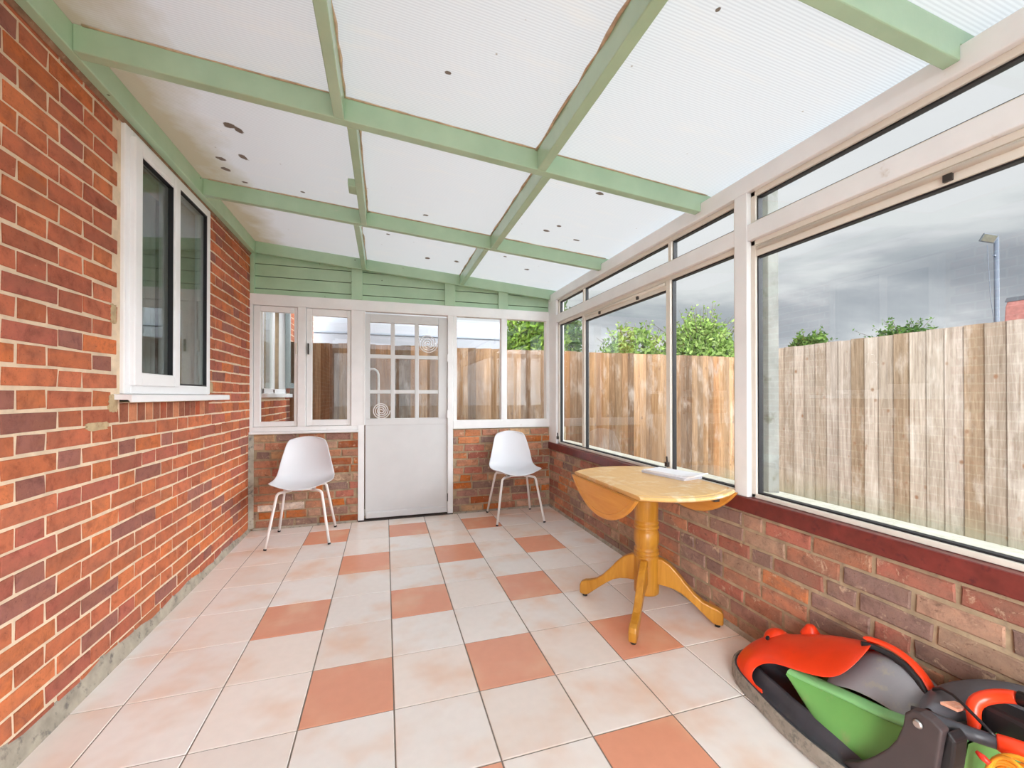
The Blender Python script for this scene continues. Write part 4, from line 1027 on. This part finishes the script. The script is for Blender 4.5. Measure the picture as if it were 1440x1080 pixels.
def far_roof():
    t = empty('neighbour_chimney', (17.2, 6.75, -.25)); tag(t, 'red brick chimney with a rounded shoulder at the right edge beyond the side fence', 'chimney')
    x0 = 16.93
    MB().prism([(x0, -.25), (x0, 3.35), (x0 + .05, 3.72), (x0 + .15, 3.9), (x0 + 1.0, 3.95), (x0 + 1.0, -.25)], 'y', 6.4, 7.1).build('chimney_stack', M['roof_red'], t, bevel=.03)
    MB().prism([(x0 + .1, 3.86), (x0 + .95, 3.90), (x0 + .95, 4.0), (x0 + .2, 4.0)], 'y', 6.36, 7.14).build('chimney_cap', M['lamp_dark'], t, bevel=.02)
far_roof()

# ------------------------------------------------------------------ sky and light
def world():
    w = bpy.data.worlds.new('sky'); scene.world = w; w.use_nodes = True; nt = w.node_tree; nt.nodes.clear()
    s = Mat.__new__(Mat); s.nt = nt; s.out = nt.nodes.new('ShaderNodeOutputWorld')
    tc = s.n('ShaderNodeTexCoord'); sep = s.n('ShaderNodeSeparateXYZ'); s.l(tc.outputs['Generated'], sep.inputs[0])
    zc = s.math('MAXIMUM', sep.outputs['Z'], 0.0); den = s.math('ADD', zc, .16)
    cx = s.math('DIVIDE', sep.outputs['X'], den); cy = s.math('DIVIDE', sep.outputs['Y'], den)
    cmb = s.n('ShaderNodeCombineXYZ'); s.l(cx, cmb.inputs[0]); s.l(cy, cmb.inputs[1])
    mp = s.n('ShaderNodeMapping'); mp.inputs['Rotation'].default_value = (0, 0, R(28)); mp.inputs['Scale'].default_value = (.62, .85, 1); mp.inputs['Location'].default_value = (1.3, .4, 0)
    s.l(cmb.outputs[0], mp.inputs['Vector'])
    n1 = s.noise(mp.outputs[0], .80, 8, .50, .35)
    cloud = s.ramp(n1, [(.30, rgb(236, 236, 238)), (.45, rgb(228, 229, 232)), (.51, rgb(186, 190, 197)), (.60, rgb(150, 157, 167)), (.74, rgb(172, 178, 187))])
    n2 = s.noise(mp.outputs[0], .8, 6, .5, .2)
    mp2 = s.n('ShaderNodeMapping'); mp2.inputs['Location'].default_value = (5.1, 2.2, 0); s.l(mp.outputs[0], mp2.inputs['Vector'])
    nb = s.noise(mp2.outputs[0], .55, 6, .55, .2)
    blue = s.ramp(nb, [(.60, BLACK0), (.68, WHITE1)])
    col = s.mix(blue, cloud, rgb(150, 186, 226))
    # pale haze towards the horizon, brighter overcast overhead
    hz = s.ramp(zc, [(.0, (.75, .75, .75, 1)), (.20, BLACK0)])
    col = s.mix(hz, col, rgb(226, 230, 236))
    up = s.n('ShaderNodeMapRange'); up.inputs['From Min'].default_value = .45; up.inputs['From Max'].default_value = .95; up.inputs['To Min'].default_value = 0; up.inputs['To Max'].default_value = 1; s.l(zc, up.inputs['Value'])
    col = s.mix(up.outputs[0], col, (.92, .93, .96, 1))
    # bright lobe added to the unseen sky, low right behind the camera, lighting the interior
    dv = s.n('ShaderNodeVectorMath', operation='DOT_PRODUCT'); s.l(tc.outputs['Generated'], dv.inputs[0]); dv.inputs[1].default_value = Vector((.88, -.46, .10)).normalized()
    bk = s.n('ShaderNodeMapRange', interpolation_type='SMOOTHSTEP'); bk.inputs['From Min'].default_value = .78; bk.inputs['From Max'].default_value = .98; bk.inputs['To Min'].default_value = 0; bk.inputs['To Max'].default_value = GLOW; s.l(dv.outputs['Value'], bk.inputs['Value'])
    rr = s.n('ShaderNodeMapRange', interpolation_type='SMOOTHSTEP'); rr.inputs['From Min'].default_value = .1; rr.inputs['From Max'].default_value = .6; rr.inputs['To Min'].default_value = 0; rr.inputs['To Max'].default_value = REAR; s.l(s.math('SUBTRACT', s.math('MULTIPLY', sep.outputs['Y'], -1.0), s.math('MULTIPLY', zc, .6)), rr.inputs['Value'])  # unseen rear sky raised as added fill for the interior
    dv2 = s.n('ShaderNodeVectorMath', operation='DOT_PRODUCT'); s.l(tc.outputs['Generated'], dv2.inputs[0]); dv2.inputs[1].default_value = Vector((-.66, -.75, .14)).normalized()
    b2 = s.n('ShaderNodeMapRange', interpolation_type='SMOOTHSTEP'); b2.inputs['From Min'].default_value = .84; b2.inputs['From Max'].default_value = .98; b2.inputs['To Min'].default_value = 0; b2.inputs['To Max'].default_value = GLOW2; s.l(dv2.outputs['Value'], b2.inputs['Value'])  # second added lobe at the left rear, brightens the right wall
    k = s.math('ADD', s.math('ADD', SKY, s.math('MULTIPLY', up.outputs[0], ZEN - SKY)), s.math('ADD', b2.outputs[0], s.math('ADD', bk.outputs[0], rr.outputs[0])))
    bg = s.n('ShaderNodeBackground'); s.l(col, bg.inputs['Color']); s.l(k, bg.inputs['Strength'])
    s.l(bg.outputs[0], s.out.inputs['Surface'])
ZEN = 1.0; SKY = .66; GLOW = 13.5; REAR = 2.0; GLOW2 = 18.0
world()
sun = bpy.data.lights.new('sun', 'SUN'); sun.energy = 3.0; sun.angle = R(35); sun.color = (1, .96, .9)
so = bpy.data.objects.new('sun', sun); COL.objects.link(so); so.rotation_euler = Vector((.45, .60, -.66)).to_track_quat('-Z', 'Y').to_euler()
so.location = (-4, -3, 7)

# ------------------------------------------------------------------ camera
cam = bpy.data.cameras.new('camera'); co = bpy.data.objects.new('camera', cam); COL.objects.link(co)
cam.sensor_fit = 'HORIZONTAL'; cam.sensor_width = 36; cam.lens = 36 * 578.77 / 1440; cam.shift_y = 13.03 / 1440
co.location = (0, 0, 1.1854); co.rotation_euler = (R(90) + .00541, 0, -.29899); cam.clip_start = .02; cam.clip_end = 200
scene.camera = co
vs = scene.view_settings; vs.view_transform = 'Standard'; vs.look = 'None'; vs.exposure = 0.67; vs.gamma = 1; vs.use_curve_mapping = False
scene.cycles.use_denoising = True; scene.cycles.max_bounces = 16; scene.cycles.diffuse_bounces = 8; scene.cycles.transparent_max_bounces = 24; scene.cycles.sample_clamp_indirect = 8
